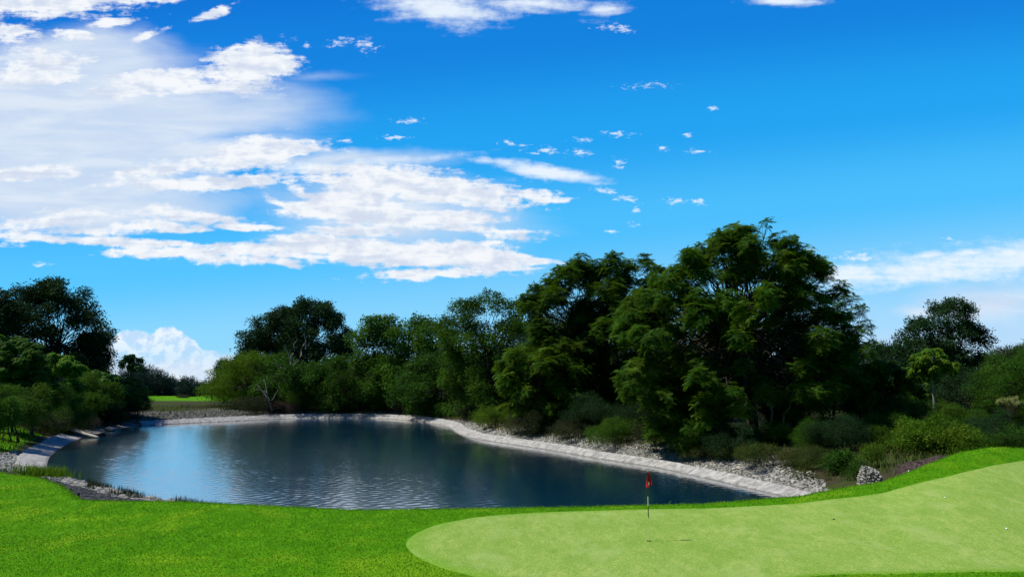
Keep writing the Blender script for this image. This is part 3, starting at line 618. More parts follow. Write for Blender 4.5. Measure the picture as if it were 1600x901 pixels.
def tree(name, label, cat, D, outline, bottom, base_px, kind='broad', mat='mid', r=22, cs=.8, dens=4.2, seed=0, group=None, depth=1.0, trunk=.03, shape=.35, inner=1.0, barkm=None, multi=1, tintb=0.0, gap=0., squash=.8, tw=4, part='crown', maxhd=99, forkh=.28):
    rr = np.random.default_rng(seed * 17 + 3)
    ol = np.array(outline, float); x0, x1 = ol[0, 0], ol[-1, 0]; cx = (x0 + x1) / 2; hw = (x1 - x0) / 2; D0 = D
    for _i in range(200):
        hm = min(hw * D / F, maxhd) * depth; mg = 2.4 + .38 * hm + (1.6 if D > 100 else 0); bx = W(base_px, bottom, D)[0]
        tx = np.array([bx, W(x0 * .8 + cx * .2, bottom, D)[0], W(x1 * .8 + cx * .2, bottom, D)[0]])
        sdv = pond_sd(tx, np.full(3, D)); 
        if sdv[0] > mg and sdv.min() > .8: break
        D *= 1.012
    cs *= D / D0; s = D / F
    top = lambda q: np.interp(q, ol[:, 0], ol[:, 1]); ymin = ol[:, 1].min(); H = bottom - ymin
    bot = lambda q: bottom - (1 - math.sqrt(max(0, 1 - ((q - cx) / (hw + 1)) ** 2))) * shape * H
    lob = []
    q = x0 + r * .5
    while q < x1 - r * .3:
        rad = r * rr.uniform(.45, .95); lob.append((q + rr.uniform(-.2, .2) * r, top(q) + rad * .8 + rr.uniform(-.1, .25) * r, rad)); lob.append((q + rr.uniform(-.4, .4) * r, top(q) + rad * 1.7 + rr.uniform(0, .4) * r, r * rr.uniform(.75, 1.05))) if r > 9 and top(q) + rad * 2.6 < bot(q) and gap < .22 else None; q += r * rr.uniform(.5, .9)
    area = sum(max(0, bot(q) - top(q)) for q in np.arange(x0, x1, 2.)) * 2.
    for _ in range(int(inner * area / (r * r * 1.25))):
        for _t in range(20):
            q = rr.uniform(x0 + r * .5, x1 - r * .5) if x1 - x0 > r * 1.2 else cx; rad = r * rr.uniform(.7, 1.25); a, b = top(q) + rad, bot(q) - rad * .3
            if b > a: lob.append((q, rr.uniform(a, b), rad)); break
    base = W(base_px, bottom, D); base[2] = height(base[0], D) - .05
    hwm = hw * s; P_, Nn, Sz, Tn = [], [], [], []; paths = []
    tops = W(cx, ymin, D)[2]; Ht = max(tops - base[2], .5); tr0 = trunk * Ht
    fork = base + np.array([(W(cx, ymin, D)[0] - base[0]) * .25, 0, forkh * Ht]) 
    stems = []
    for mtk in range(multi):
        o_ = np.array([rr.normal(0, .25), rr.normal(0, .25), 0]) * (multi > 1); f_ = fork + np.array([rr.normal(0, .1) * hwm, rr.normal(0, .1) * hwm, 0]) * (multi > 1)
        paths.append(limb(base + o_, f_, tr0 * (1 if multi == 1 else .6), tr0 * .6 * (1 if multi == 1 else .7), 6, .05, rr, 0)); stems.append(f_)
        topc = W(cx + rr.uniform(-.3, .3) * hw, ymin + .25 * H, D); paths.append(limb(f_, topc, tr0 * .58, tr0 * .12, 7, .07, rr, 0)); stems.append(f_ + (topc - f_) * .45)
    for (q, py, rad) in lob:
        c = W(q, py, D); e = min(1, abs(q - cx) / (hw + 1)); hd = min(hwm, maxhd) * depth * math.sqrt(max(.05, 1 - e * e)) * (.55 + .45 * min(1, (py - ymin) / (H + 1) * 2))
        c[1] += rr.uniform(-1, 1) * hd; Rm = rad * s
        c[2] = max(c[2], base[2] + .35 * Rm)
        n = max(5, int(dens * DK * (Rm / cs) ** 2 * 2.2)); n = int(n * (1 - gap * rr.random()))
        u = rr.normal(size=(n, 3)); u[:, 2] += .25; u /= np.linalg.norm(u, axis=1)[:, None]; rf = rr.uniform(.45, 1.05, (n, 1))
        off = u * rf * Rm; off[:, 2] *= squash; p = c + off
        nn = u * .5 + np.array([0, 0, .8]) + rr.normal(0, .2, (n, 3)); nn /= np.linalg.norm(nn, axis=1)[:, None]
        P_.append(p); Nn.append(nn); Sz.append(cs * rr.uniform(.7, 1.2, n)); Tn.append(np.clip(.42 + tintb + rr.normal(0, .14) + rr.normal(0, .20, n), 0, 1))
        st = stems[rr.integers(len(stems))]
        if c[2] > st[2] - .5 or multi > 1 or True:
            pts, rd = limb(st, c, tr0 * .33, max(.012, tr0 * .06), 6, .10, rr, .05); paths.append((pts, rd))
            for k in range(min(tw, n)): paths.append(limb(c - (c - st) * .15, p[k], max(.010, tr0 * .055), max(.006, tr0 * .02), 3, .1, rr, .03))
    P_ = np.concatenate(P_); Nn = np.concatenate(Nn); Sz = np.concatenate(Sz); Tn = np.concatenate(Tn)
    gz_ = height(P_[:, 0], P_[:, 1]); keep = P_[:, 2] > gz_ + .02; P_, Nn, Sz, Tn = P_[keep], Nn[keep], Sz[keep], Tn[keep]
    v, f, t = clusters(kind, P_ - base, Nn, Sz, Tn, rr); root = empty(name, base); tag(root, label, cat, group)
    mesh('trunk' if part == 'crown' else 'stem', *tubes([(p - base, r_) for p, r_ in paths], 6 if D < 80 else 4), barkm or BK, root, smooth=True)
    mesh(part, v, f, FM[mat], root, attrs={'tint': t}); cnt[label] = len(f); return root
def shrub(label, D, px, ytop, hw, ybot, kind='fine', mat='mid', r=None, cs=None, seed=0, group='shrubs under the trees', name='shrub', **k):
    rr = random.Random(seed); h = ybot - ytop; ol = []
    for i in range(9):
        e = -1 + i / 4; ol.append((px + e * hw, ytop + h * .75 * (1 - math.sqrt(max(0, 1 - e * e * .98))) + rr.uniform(-.16, .24) * h))
    return tree(name, label, 'shrub', D, ol, ybot, px, kind, mat, r or max(6, min(hw, h) * .42), cs or max(.22, D * .0062), seed=seed, group=group, multi=3, trunk=.02, part='foliage', **k)

# --- the big right-hand group
tree('jacaranda_tree', 'tallest feathery green tree with a wide rounded crown right of the pond', 'tree', 58,
 [(966,500),(985,462),(1020,440),(1045,400),(1070,395),(1100,378),(1122,362),(1145,346),(1170,352),(1188,372),(1215,392),(1245,405),(1270,425),(1288,448),(1300,482),(1312,525),(1326,565)], 668, 1182, 'feather', 'feather', r=19, cs=.62, dens=3.4, seed=1, depth=.8, trunk=.016, shape=.25, gap=.1, inner=1.35)
tree('feathery_tree', 'tall feathery tree just left of the tallest one, its top split into tufts', 'tree', 82,
 [(812,500),(822,452),(850,440),(872,418),(895,400),(912,392),(930,404),(955,398),(975,402),(1000,400),(1015,420),(1030,445),(1040,500)], 655, 915, 'feather', 'feather', r=17, cs=.80, dens=3.4, seed=2, depth=.7, trunk=.014, shape=.3, gap=.15, tintb=-.05, inner=1.3)
tree('leaning_tree', 'slender wispy tree leaning out at the right side of the tallest tree', 'tree', 60,
 [(1296,500),(1308,472),(1324,452),(1338,462),(1346,488),(1362,512),(1366,535)], 610, 1296, 'feather', 'feather', r=12, cs=.6, dens=2.2, seed=3, depth=.6, trunk=.011, shape=.2, gap=.3, inner=.7)
tree('feathery_tree', 'low bushy yellowish feathery tree in front of the split-top tree', 'tree', 78,
 [(776,575),(790,550),(815,538),(840,545),(870,540),(900,560),(920,600)], 662, 840, 'feather', 'bright', r=17, cs=.62, dens=3.0, seed=4, depth=.7, tintb=-.18, trunk=.02)
tree('feathery_tree', 'low leafy feathery bough hanging to the stones left of the tallest tree', 'tree', 54,
 [(1015,620),(1030,590),(1060,570),(1090,575),(1120,600),(1135,640)], 700, 1075, 'feather', 'feather', r=17, cs=.5, dens=3.0, seed=5, depth=.8, trunk=.015, tintb=.06, shape=.2)
tree('airy_tree', 'airy tree with see-through crown rising over the middle of the far shore', 'tree', 100,
 [(688,520),(700,480),(715,466),(735,470),(750,455),(768,450),(785,462),(800,470),(822,465),(838,500)], 640, 765, 'broad', 'mid', r=16, cs=.9, dens=4.4, seed=6, depth=.7, trunk=.012, gap=.25, inner=1.1, tintb=-.05)
tree('airy_tree', 'airy spreading tree with several rounded tufts left of the see-through one', 'tree', 116,
 [(552,530),(570,505),(590,490),(612,492),(632,502),(655,490),(675,498),(695,505),(705,540)], 640, 630, 'broad', 'mid', r=17, cs=1.1, dens=5, seed=7, depth=.7, trunk=.012, gap=.25, inner=1.15, tintb=-.05)
tree('round_tree', 'big dark round-topped tree with pale bare limbs beyond the far left shore', 'tree', 150,
 [(372,570),(386,535),(395,500),(415,498),(430,482),(450,472),(476,466),(500,470),(520,472),(530,500),(540,515),(546,540),(552,585)], 632, 470, 'broad', 'dark', r=15, cs=1.2, dens=5.5, seed=88, depth=.6, shape=.08, tintb=.1, trunk=.014, inner=1.4)
tree('spreading_tree', 'sunlit bushy tree sloping down to the far fairway', 'tree', 138,
 [(316,625),(325,600),(338,582),(352,565),(375,550),(400,548),(425,555),(445,575),(455,610)], 632, 385, 'fine', 'bright', r=15, cs=1.0, dens=4.5, seed=9, depth=.7, tintb=-.08)
tree('round_tree', 'small dark tree poking out behind the sunlit bushy tree', 'tree', 156, [(333,575),(345,560),(358,562),(366,580)], 612, 350, 'broad', 'dark', r=8, cs=1.0, seed=10)
# middle backing trees
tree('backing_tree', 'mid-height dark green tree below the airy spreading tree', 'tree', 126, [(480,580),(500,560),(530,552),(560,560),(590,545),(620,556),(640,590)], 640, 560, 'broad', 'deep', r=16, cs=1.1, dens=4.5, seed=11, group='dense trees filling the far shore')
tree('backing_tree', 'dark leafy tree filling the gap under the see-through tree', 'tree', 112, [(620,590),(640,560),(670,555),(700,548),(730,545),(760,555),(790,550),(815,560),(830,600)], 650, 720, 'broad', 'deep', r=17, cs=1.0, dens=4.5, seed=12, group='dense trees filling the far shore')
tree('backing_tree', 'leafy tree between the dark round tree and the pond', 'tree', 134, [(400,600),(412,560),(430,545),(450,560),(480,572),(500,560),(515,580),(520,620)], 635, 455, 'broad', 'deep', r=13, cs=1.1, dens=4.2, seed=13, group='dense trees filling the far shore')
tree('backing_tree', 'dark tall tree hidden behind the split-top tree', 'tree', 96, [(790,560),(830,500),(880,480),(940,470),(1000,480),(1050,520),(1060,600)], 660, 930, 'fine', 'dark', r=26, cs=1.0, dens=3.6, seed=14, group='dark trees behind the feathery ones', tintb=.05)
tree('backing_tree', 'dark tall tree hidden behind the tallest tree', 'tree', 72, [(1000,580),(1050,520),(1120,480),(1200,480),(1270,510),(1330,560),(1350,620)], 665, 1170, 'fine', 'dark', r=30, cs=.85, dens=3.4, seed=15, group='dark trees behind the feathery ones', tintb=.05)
# right edge
tree('round_tree', 'dark tree with an uneven broken crown standing alone at the right', 'tree', 70,
 [(1408,540),(1416,515),(1436,492),(1455,490),(1470,468),(1490,463),(1508,474),(1520,500),(1538,512),(1546,545),(1540,590)], 650, 1478, 'broad', 'dark', r=11, cs=.62, dens=4.8, seed=16, depth=.8, tintb=.15, trunk=.012, gap=.1, inner=1.5, shape=.1)
tree('young_tree', 'young light green tree with a thin pale trunk in front of the dark tree', 'tree', 56, [(1428,570),(1436,552),(1452,543),(1470,548),(1486,565)], 600, 1456, 'palm', 'bright', r=9, cs=.42, dens=2.6, seed=17, trunk=.014, barkm=BKP, tintb=-.1, forkh=.74, tw=1)
tree('backing_tree', 'low dark tree on the skyline right of the leaning tree', 'tree', 92, [(1325,575),(1345,550),(1370,538),(1395,545),(1415,540),(1440,560)], 640, 1385, 'needle', 'dark', r=12, cs=1.0, dens=4, seed=18, group='dark trees behind the right bank')
tree('leafy_tree', 'mid green leafy tree left of the young pale-trunked tree', 'tree', 62, [(1322,600),(1340,575),(1362,560),(1390,566),(1412,575),(1430,600),(1436,640)], 670, 1380, 'palm', 'mid', r=14, cs=.5, dens=3.4, seed=19, tintb=.12)
tree('leafy_tree', 'dense dark green tree at the right edge with a few pale flowers below it', 'tree', 58, [(1535,600),(1550,565),(1575,550),(1600,538),(1640,530),(1690,545),(1710,600)], 690, 1620, 'fine', 'mid', r=20, cs=.5, dens=4.2, seed=20, tintb=-.1)
tree('backing_tree', 'dark bushy tree below the lone dark tree', 'tree', 64, [(1440,620),(1465,590),(1500,575),(1530,580),(1560,600),(1580,640)], 690, 1510, 'fine', 'dark', r=18, cs=.55, dens=4.2, seed=21, group='dark trees behind the right bank', tintb=.1)
tree('backing_tree', 'low wispy tree on the skyline at the right edge', 'tree', 84, [(1540,560),(1560,548),(1585,542),(1610,535),(1650,540)], 640, 1600, 'needle', 'olive', r=12, cs=.9, dens=3.2, seed=22, group='dark trees behind the right bank')
# right shrubs
sh_r = [(1250,640,48,690,56,'mid','leafy green shrub under the right side of the tallest tree'),(1310,650,45,700,48,'dark','dark round shrub above the rubble pile'),
 (1395,640,45,695,52,'mid','dense green shrub behind the soil bank'),(1475,645,62,705,44,'bright','bright green spreading shrub beside the crest of the lawn'),
 (1362,688,16,722,42,'bright','small upright bright shrub just behind the rubble pile'),(1560,640,50,700,48,'dark','dark shrub with coarse leaves at the right edge'),
 (1420,675,30,708,46,'mid','low green shrub above the dark soil'),(1215,655,25,690,54,'bright','small fresh green shrub at the foot of the tallest tree'),(1340,640,40,680,58,'mid','tall green shrub left of the dense shrub behind the soil'),
 (1610,660,45,705,46,'mid','green shrub cut by the right edge of the view'),(1520,675,28,704,44,'mid','low green shrub right of the bright spreading one'),
 (1280,650,34,706,50,'mid','fresh green shrub between the rubble pile and the tallest tree'),(1440,652,34,700,46,'bright','light green shrub over the left part of the soil mound'),(1500,625,40,690,54,'mid','broad green shrub under the lone dark tree'),(1420,618,36,680,56,'deep','deep green shrub at the foot of the young pale-trunked tree'),
 (1315,705,26,738,43,'deep','low deep green weedy shrub left of the rubble pile'),(1345,715,18,745,40,'mid','small weedy shrub touching the rubble pile'),(1565,672,36,704,44,'deep','low dark green shrub right above the crest of the lawn')]
for i, (px, yt, hw, yb, D, mt, lb) in enumerate(sh_r):
    shrub(lb, D, px, yt, hw, yb, 'fine' if i % 3 else 'broad', mt, cs=.30 if i % 3 else .38, seed=30 + i, group='shrubs on the right bank', tintb=.0, dens=4.0)
shrub('patch of pale creamy blossom among dark leaves at the right edge', 55, 1578, 620, 18, 632, 'fine', 'flower', r=4, cs=.2, seed=49, dens=1.1, group='flowering shrub', name='flowering_shrub')
# low shrubs along the right bank foot
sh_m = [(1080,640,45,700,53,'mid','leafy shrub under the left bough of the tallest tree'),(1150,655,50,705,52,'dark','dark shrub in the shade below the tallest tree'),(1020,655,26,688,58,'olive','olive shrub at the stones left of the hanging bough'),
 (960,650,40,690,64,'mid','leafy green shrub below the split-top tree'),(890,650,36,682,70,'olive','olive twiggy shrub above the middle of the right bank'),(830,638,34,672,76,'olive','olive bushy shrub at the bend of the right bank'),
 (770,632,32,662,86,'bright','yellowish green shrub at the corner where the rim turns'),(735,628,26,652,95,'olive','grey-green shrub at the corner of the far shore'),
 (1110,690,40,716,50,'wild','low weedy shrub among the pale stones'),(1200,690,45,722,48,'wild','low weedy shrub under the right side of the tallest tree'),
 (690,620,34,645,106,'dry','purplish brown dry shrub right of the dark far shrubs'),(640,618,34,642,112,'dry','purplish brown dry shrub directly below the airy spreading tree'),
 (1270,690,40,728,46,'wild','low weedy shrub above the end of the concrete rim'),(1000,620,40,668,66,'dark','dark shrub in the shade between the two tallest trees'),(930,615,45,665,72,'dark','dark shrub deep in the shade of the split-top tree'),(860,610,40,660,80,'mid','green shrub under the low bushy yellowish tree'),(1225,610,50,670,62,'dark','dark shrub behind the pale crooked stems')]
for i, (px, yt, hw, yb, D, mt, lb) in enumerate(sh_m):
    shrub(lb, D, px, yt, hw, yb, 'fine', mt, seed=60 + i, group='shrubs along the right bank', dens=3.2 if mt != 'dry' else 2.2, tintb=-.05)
# far shore shrubs
sh_f = [(400,615,36,640,128,'olive','grey-green shrub at the left end of the far shrubs'),(455,600,26,636,127,'mid','dark green shrub below the dark round tree'),(505,602,38,640,124,'mid','wide green shrub in the middle of the far shore'),
 (560,600,38,640,122,'dark','dark green wide shrub at the far shore'),(610,612,30,640,118,'mid','mid green shrub right of the dark far shrub'),(475,595,20,622,125,'bright','small bright green shrub above the far rim'),(430,622,40,642,126,'dry','dry brown brush in front of the far shrubs'),(655,600,30,632,114,'dark','dark shrub in the shade of the airy trees'),(540,622,24,644,119,'mid','small round shrub right above the far rim')]
for i, (px, yt, hw, yb, D, mt, lb) in enumerate(sh_f):
    shrub(lb, D, px, yt, hw, yb, 'fine', mt, seed=90 + i, group='shrubs on the far shore', cs=.75, dens=3.4)
# left side
tree('evergreen_tree', 'big dark evergreen tree at the upper left', 'tree', 108, [(10,520),(25,470),(45,446),(70,437),(95,434),(118,446),(130,470),(148,500),(165,520),(172,550),(165,585)], 640, 85, 'broad', 'dark', r=19, cs=1.0, dens=4.6, seed=120, depth=.8, tintb=.02, trunk=.016)
tree('evergreen_tree', 'dark evergreen tree cut by the left edge of the view', 'tree', 100, [(-130,520),(-90,465),(-50,446),(-15,445),(15,450),(35,470),(45,520)], 640, -40, 'broad', 'dark', r=22, cs=1.0, dens=4.6, seed=121, depth=.8, trunk=.016)
tree('evergreen_tree', 'lower dark tree leaning right below the big dark evergreen', 'tree', 112, [(110,560),(125,520),(145,515),(160,530),(170,555),(172,590)], 640, 140, 'broad', 'dark', r=14, cs=.95, dens=4.4, seed=122, tintb=.08)
sh_l = [(20,520,48,640,74,'mid','tall layered light green tree at the left edge'),(95,548,34,640,58,'bright','light green layered tree on a thin trunk below the evergreens'),(150,570,44,650,62,'mid','broad leafy mid green tree above the fallen log'),(190,580,32,640,68,'mid','leafy green tree nearest the far fairway on the left shore')]
for i, (px, yt, hw, yb, D, mt, lb) in enumerate(sh_l):
    ol = [(px - hw, yt + 40), (px - hw * .7, yt + 12), (px - hw * .2, yt), (px + hw * .3, yt + 5), (px + hw * .75, yt + 15), (px + hw, yt + 45)]
    tree('layered_tree', lb, 'tree', D, ol, yb, px + 3, 'palm', mt, r=12, cs=.42 if D < 60 else .5, dens=2.9, seed=130 + i, trunk=.014, group='layered trees on the left bank', squash=.5, gap=.2, tintb=.06, barkm=BKP if i == 1 else None, forkh=.5)
sh_l2 = [(22,600,52,674,64,'mid','dense green shrub at the left edge above the grassy bank'),(85,610,45,675,58,'mid','dense green shrub behind the left slab'),(140,610,45,668,66,'dark','dark shrub above the fallen log'),(185,605,38,655,76,'dark','dark shrub beside the shaded left shore'),(215,608,20,645,90,'mid','small leafy shrub at the left end of the far fairway'),
 (70,640,28,678,53,'olive','grey-green shrub close to the left slab'),(-10,600,45,676,62,'mid','green shrub cut by the left edge'),(115,645,40,672,60,'dry','brown dry brush over the left shore'),(165,640,35,662,72,'dry','brown dry brush next to the boulder'),(55,565,45,650,70,'deep','deep green leafy shrub between the two layered trees'),(130,575,50,640,80,'mid','leafy green shrub under the leaning dark tree')]
for i, (px, yt, hw, yb, D, mt, lb) in enumerate(sh_l2):
    shrub(lb, D, px, yt, hw, yb, 'fine' if i % 2 else 'broad', mt, seed=150 + i, group='shrubs on the left bank', cs=.4, dens=3.6, tintb=-.05)
# far tree line
fl = [(198,575,14),(216,568,15),(236,575,13),(252,580,12),(268,588,11),(284,592,12),(300,590,12),(314,596,11),(328,600,10),(343,598,12),(225,585,16),(262,592,14),(295,598,13)]
names_ = ['leftmost','second from left','third from left','fourth from left','fifth from left','sixth from left','seventh from left','eighth from left','ninth from left','tenth from left','shorter front-row left','shorter front-row middle','shorter front-row right']
for i, (px, yt, hw) in enumerate(fl):
    tree('conifer_tree', 'far bluish dark tree behind the fairway, %s in the row' % names_[i], 'tree', 205 + (i % 3) * 9 - (12 if i > 9 else 0), [(px - hw, yt + 18), (px - hw * .5, yt + 5), (px, yt), (px + hw * .5, yt + 6), (px + hw, yt + 18)], 628, px, 'needle', 'haze_blue', r=6.5, cs=1.5, dens=4.5, seed=180 + i, group='far trees behind the fairway', tw=0, squash=1.1)
tree('papaya_tree', 'thin-stemmed tree with a flat tufted top sticking out of the far tree line', 'tree', 170, [(192,566),(198,556),(207,553),(217,560),(220,568)], 578, 206, 'palm', 'dark', r=5, cs=1.1, dens=2.4, seed=200, trunk=.02, squash=.5)
shrub('tiny pale shrub standing on the far fairway', 178, 287, 618, 8, 628, 'fine', 'olive', r=4, cs=.5, seed=201, group='far shrubs')
# far woods right behind everything (horizon backing)
for i, (px, lb) in enumerate([(560,'behind the dark round tree'), (690,'behind the airy trees'), (830,'behind the see-through tree'), (1000,'behind the split-top tree'), (1200,'behind the tallest tree'), (1400,'behind the right bank shrubs'), (1560,'behind the right edge trees'), (430,'behind the sunlit bushy tree'), (60,'behind the evergreens')]):
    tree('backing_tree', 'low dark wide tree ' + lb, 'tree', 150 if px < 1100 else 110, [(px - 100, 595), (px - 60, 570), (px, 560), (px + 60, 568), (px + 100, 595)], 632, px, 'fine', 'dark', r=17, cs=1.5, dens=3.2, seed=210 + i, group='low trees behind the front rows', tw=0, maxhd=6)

# bare pale branches and crooked stems
def bare(label, D, px, py0, pts, r0, mat, name='dead_tree', cat='dead tree'):
    b = W(px, py0, D); b[2] = height(b[0], D) - .05; rr = np.random.default_rng(int(px)); paths = []
    for k, (a, c) in enumerate(pts):
        A = W(*a, D) - b; B_ = W(*c, D + rr.uniform(-1.5, 1.5)) - b; paths.append(limb(A, B_, r0 * (.9 if k == 0 else .55), r0 * (.5 if k == 0 else .15), 7, .10, rr, .03))
    root = empty(name, b); tag(root, label, cat); mesh('trunk', *tubes(paths[:1]), mat, root, smooth=True)
    if len(paths) > 1: mesh('branch', *tubes(paths[1:]), mat, root, smooth=True)
bare('pale bare dead tree with forked twigs in front of the dark round tree', 131, 462, 634, [((462,634),(455,555)),((456,570),(445,537)),((456,565),(462,525)),((458,580),(478,530)),((458,600),(425,566)),((456,590),(432,567)),((478,545),(476,520))], .26, BKD)
bare('grey bare dead shrub on the far shore above the rim', 126, 425, 640, [((425,640),(415,612)),((420,625),(400,600)),((420,622),(412,590)),((422,630),(436,606)),((415,612),(396,608))], .16, BKD, 'dead_shrub', 'dead shrub')
bare('pale upright stem in the shade under the tallest tree', 55.5, 1204, 672, [((1204,672),(1204,618)),((1204,640),(1216,616))], .10, BKD, 'bare_stem', 'stem')
bare('pale leaning crooked stem under the right side of the tallest tree', 55, 1230, 672, [((1222,668),(1243,600)),((1235,630),(1246,596))], .09, BKD, 'bare_stem', 'stem')
bare('pale stem leaning left under the tallest tree', 54, 1190, 676, [((1192,660),(1176,634)),((1186,652),(1170,640))], .08, BKD, 'bare_stem', 'stem')

# ------------------------------------------------------------------ log, boulder, rubble pile
m = Mat('log_wood'); v = m.obj(); n = m.noise(m.mp(v, (1, 12, 12)), 2, 6, .7); m.pr(m.mix(n, C(.22, .20, .16), C(.50, .47, .40)), .85, .2, m.bump(n, .6, .03)); LOGM = m.m
a = P(112, 671, .75); b = P(154, 683, .08); rr = np.random.default_rng(4)
pts = np.linspace(0, 1, 9)[:, None] * (b - a) + a; pts[:, 2] += rr.normal(0, .015, 9); rad = np.linspace(.19, .13, 9) * (1 + rr.normal(0, .04, 9))
v1, f1 = tubes([(np.vstack([pts[:1], pts, pts[-1:]]) - a, np.concatenate([[.002], rad, [.002]]))], 10)
log = empty('fallen_log', a); tag(log, 'pale weathered log lying across the left shore with its end in the water', 'log'); mesh('trunk', v1, f1, LOGM, log, smooth=True)
stb, stf = tubes([limb(pts[4] - a, pts[4] - a + np.array([.3, -.2, .35]), .07, .04, 3, .02, rr, 0)], 6); mesh('branch_stub', stb, stf, LOGM, log)
bp = P(177, 661, .9); vv, ff = rocks_geo(np.zeros((1, 3)), np.array([1.0]), IV2, IF2, .55); o = mesh('boulder', vv[0] * 1.25, ff[0], RKG, attrs={'tint': np.full(len(IV2), .9)}); o.location = (bp[0], bp[1], height(bp[0], bp[1]) + .25); tag(o, 'low tan boulder on the shaded left shore beyond the log', 'boulder')
bp = P(226, 630, 1.6); vv, ff = rocks_geo(np.zeros((1, 3)), np.array([1.0]), IV2, IF2, .8); o = mesh('boulder', vv[0] * .8, ff[0], RKD, attrs={'tint': np.full(len(IV2), .5)}); o.location = (bp[0], bp[1], height(bp[0], bp[1]) + .3); tag(o, 'dark boulder at the left end of the far fairway', 'boulder')
# rubble pile: mound of stones right of the rim end
c0_ = W(1374, 757, 33.5); rr = np.random.default_rng(9); n = 1500
u = rr.uniform(-1, 1, n); w_ = rr.uniform(-1, 1, n); hgt_ = np.clip(1 - (np.abs(u) ** 6 * .8 + np.abs(w_) ** 2.5 * .8 + .18 * (u + 1) / 2), 0, 1)
top_z = W(1374, 722, 34.2)[2]
pp = np.stack([c0_[0] + u * .50 + .12 * w_, 34.3 + w_ * 1.0, np.zeros(n)], 1); gz_ = height(pp[:, 0], pp[:, 1]); pp[:, 2] = gz_ - .05 + (top_z - gz_) * hgt_ * rr.uniform(.25, 1.0, n) ** .5
v_, f_ = rocks_geo(pp, rr.uniform(.04, .085, n)); fill_v, fill_f = rocks_geo(np.array([[c0_[0], 34.3, 0.]]), np.array([1.]), IV2, IF2, 1.0)
orig = pp.mean(0); o = mesh('rubble_pile', (v_ - orig).reshape(-1, 3), f_.reshape(-1, 3), RKP, attrs={'tint': np.repeat(rr.random(n), 12)}); o.location = orig; tag(o, 'upright heap of pale rubble at the lawn edge right of the pond', 'rubble pile')

# ------------------------------------------------------------------ pin, hole, balls
hp = G(1014, 846)
def cyl(paths, name, mat, par, sides=10):
    v, f = tubes(paths, sides); return mesh(name, v, f, mat, par, smooth=True)
def pm(name, c, rough=.4, spec=.5): m = Mat(name); n = m.noise(m.obj(), 8, 4, .6); m.pr(m.mix(n, C(*[x * .85 for x in c]), C(*c)), rough, spec); return m.m
PW = pm('pole_white', (.62, .62, .58)); PB = pm('pole_black', (.012, .012, .014)); PY = pm('pole_yellow', (.60, .68, .24)); FR = pm('flag_red', (.62, .012, .015), .7, .2); CUP = pm('cup_dark', (.02, .03, .015), .8)
pin = empty('golf_flag', hp + np.array([0, 0, .03])); tag(pin, 'red flag hanging limp on a banded flagstick in the putting green', 'golf flag'); ph = 2.1
def H_(py): return W(1014, py, hp[1])[2] - hp[2] - .03
zt = H_(736)
bands = [(0, H_(828), PY), (H_(828), H_(808), PY), (H_(808), H_(790), PB), (H_(790), H_(775), PW), (H_(775), H_(735), PB)]
for a_, b_, mt in bands: cyl([(np.array([[0, 0, a_], [0, 0, (a_ + b_) / 2], [0, 0, b_]]), np.full(3, .0095 if mt is PY else .013))], 'pole_band', mt, pin)
cyl([(np.array([[0, 0, zt], [0, 0, zt + .02]]), np.array([.018, .004]))], 'finial', PW, pin)
nu, nv = 14, 14; fv = []
for i in range(nv):
    vpos = i / (nv - 1)
    for j in range(nu):
        uu = j / (nu - 1); wdt = .025 + .135 * vpos ** .8; 
        fv.append((-.035 * vpos + wdt * uu, .05 * math.sin(uu * 9 + vpos * 2) * vpos + .02, zt - .01 - vpos * (.47 - .11 * uu ** 1.5)))
fi = np.arange(nu * nv).reshape(nv, nu); ff = np.stack([fi[:-1, :-1], fi[1:, :-1], fi[1:, 1:], fi[:-1, 1:]], -1).reshape(-1, 4)
fl_ = mesh('flag', np.array(fv), ff, FR, pin, smooth=True); md = fl_.modifiers.new('t', 'SOLIDIFY'); md.thickness = .004
mesh('number_patch', np.array([(.012, -.045, zt - .385), (.042, -.045, zt - .385), (.042, -.045, zt - .30), (.012, -.045, zt - .30), (.012, -.040, zt - .385), (.042, -.040, zt - .385), (.042, -.040, zt - .30), (.012, -.040, zt - .30)]), np.array([[0,1,2,3],[5,4,7,6],[0,3,7,4],[1,5,6,2],[3,2,6,7],[0,4,5,1]]), PW, pin)
th = np.arange(24) / 24 * 6.2832; ring = lambda r, z: np.column_stack([np.cos(th) * r, np.sin(th) * r, np.full(24, z)])
hv = np.vstack([ring(.07, .006), ring(.056, .008), ring(.054, -.004)]); q = []
for k in range(2):
    a_ = k * 24 + np.arange(24); b_ = k * 24 + (np.arange(24) + 1) % 24; q.append(np.stack([a_, b_, b_ + 24, a_ + 24], 1))
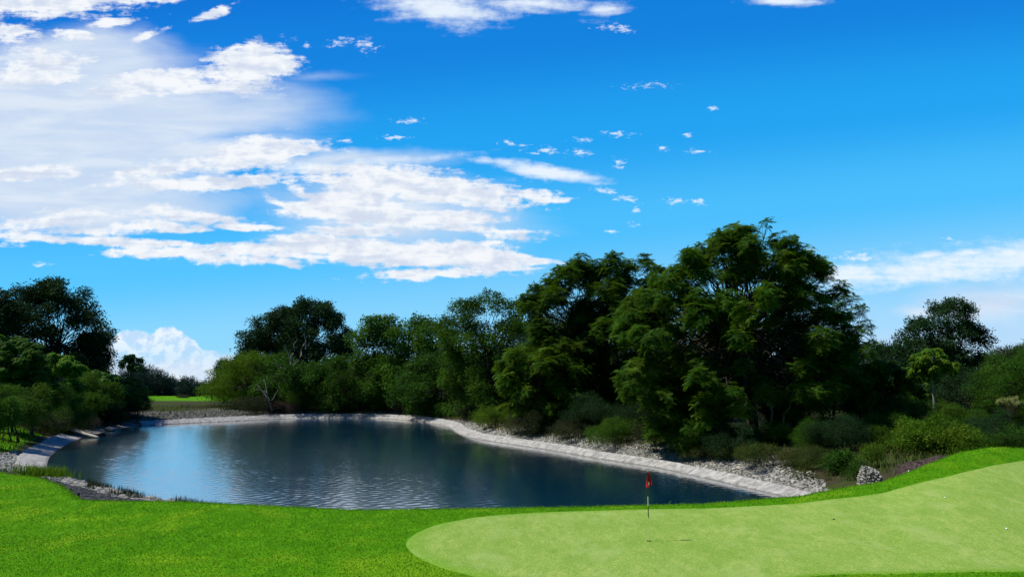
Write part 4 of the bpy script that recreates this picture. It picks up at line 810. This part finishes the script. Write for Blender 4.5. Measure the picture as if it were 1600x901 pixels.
ho = mesh('hole', hv, [np.concatenate(q), (48 + np.arange(24))[None]], CUP); ho.location = hp + np.array([0, 0, .026]); tag(ho, 'golf hole cup at the foot of the flagstick', 'golf hole')
m = Mat('ball_white'); vv_ = m.vor(m.obj(), 220); m.pr(C(.78, .78, .76), .3, .5, m.bump(vv_, .6, .002)); BW = m.m
def ball(px, py, r, mat, name, label, cat):
    bm = bmesh.new(); bmesh.ops.create_uvsphere(bm, u_segments=20, v_segments=14, radius=r); me = bpy.data.meshes.new(name); bm.to_mesh(me); bm.free(); me.materials.append(mat)
    for p in me.polygons: p.use_smooth = True
    o = bpy.data.objects.new(name, me); col.objects.link(o); g = G(px, py); o.location = g + np.array([0, 0, .022 + r * .9]); tag(o, label, cat)
ball(1573, 828, .030, BW, 'golf_ball', 'white golf ball lying near the right edge of the green', 'golf ball')
ball(1477, 779, .026, BW, 'golf_ball', 'small pale golf ball high on the green near the fringe', 'golf ball')
# dark ball marker: small disc with raised rim on the green
mk = G(1303, 812); mvv = np.vstack([ring(.036, 0), ring(.036, .02), ring(.028, .024), ring(.024, .018)]); q = []
for k in range(3):
    a_ = k * 24 + np.arange(24); b_ = k * 24 + (np.arange(24) + 1) % 24; q.append(np.stack([a_, b_, b_ + 24, a_ + 24], 1))
mo = mesh('ball_marker', mvv, [np.concatenate(q), (72 + np.arange(24))[None]], PB); mo.location = mk + np.array([0, 0, .022]); tag(mo, 'tiny dark marker disc lying on the middle right of the green', 'marker')
# white stake on the soil
sb = W(1419, 722, 35.2); sb[2] = height(sb[0], sb[1]) - .02
sk = empty('marker_stake', sb); tag(sk, 'short white stake stuck in the dark soil bank', 'stake')
cyl([(np.array([[0, 0, 0], [0, 0, .30], [0, 0, .34]]), np.array([.035, .035, .012]))], 'post', PW, sk, 4); cyl([(np.array([[0, 0, .10], [.22, -.02, .07]]), np.array([.025, .02]))], 'crosspiece', PW, sk, 5)
open('/tmp/cnt','w').write(str(sum(cnt.values())) + ' ' + str(sorted(cnt.items(), key=lambda q: -q[1])[:6])) if 0 else print('TREE FACES', sum(cnt.values()))
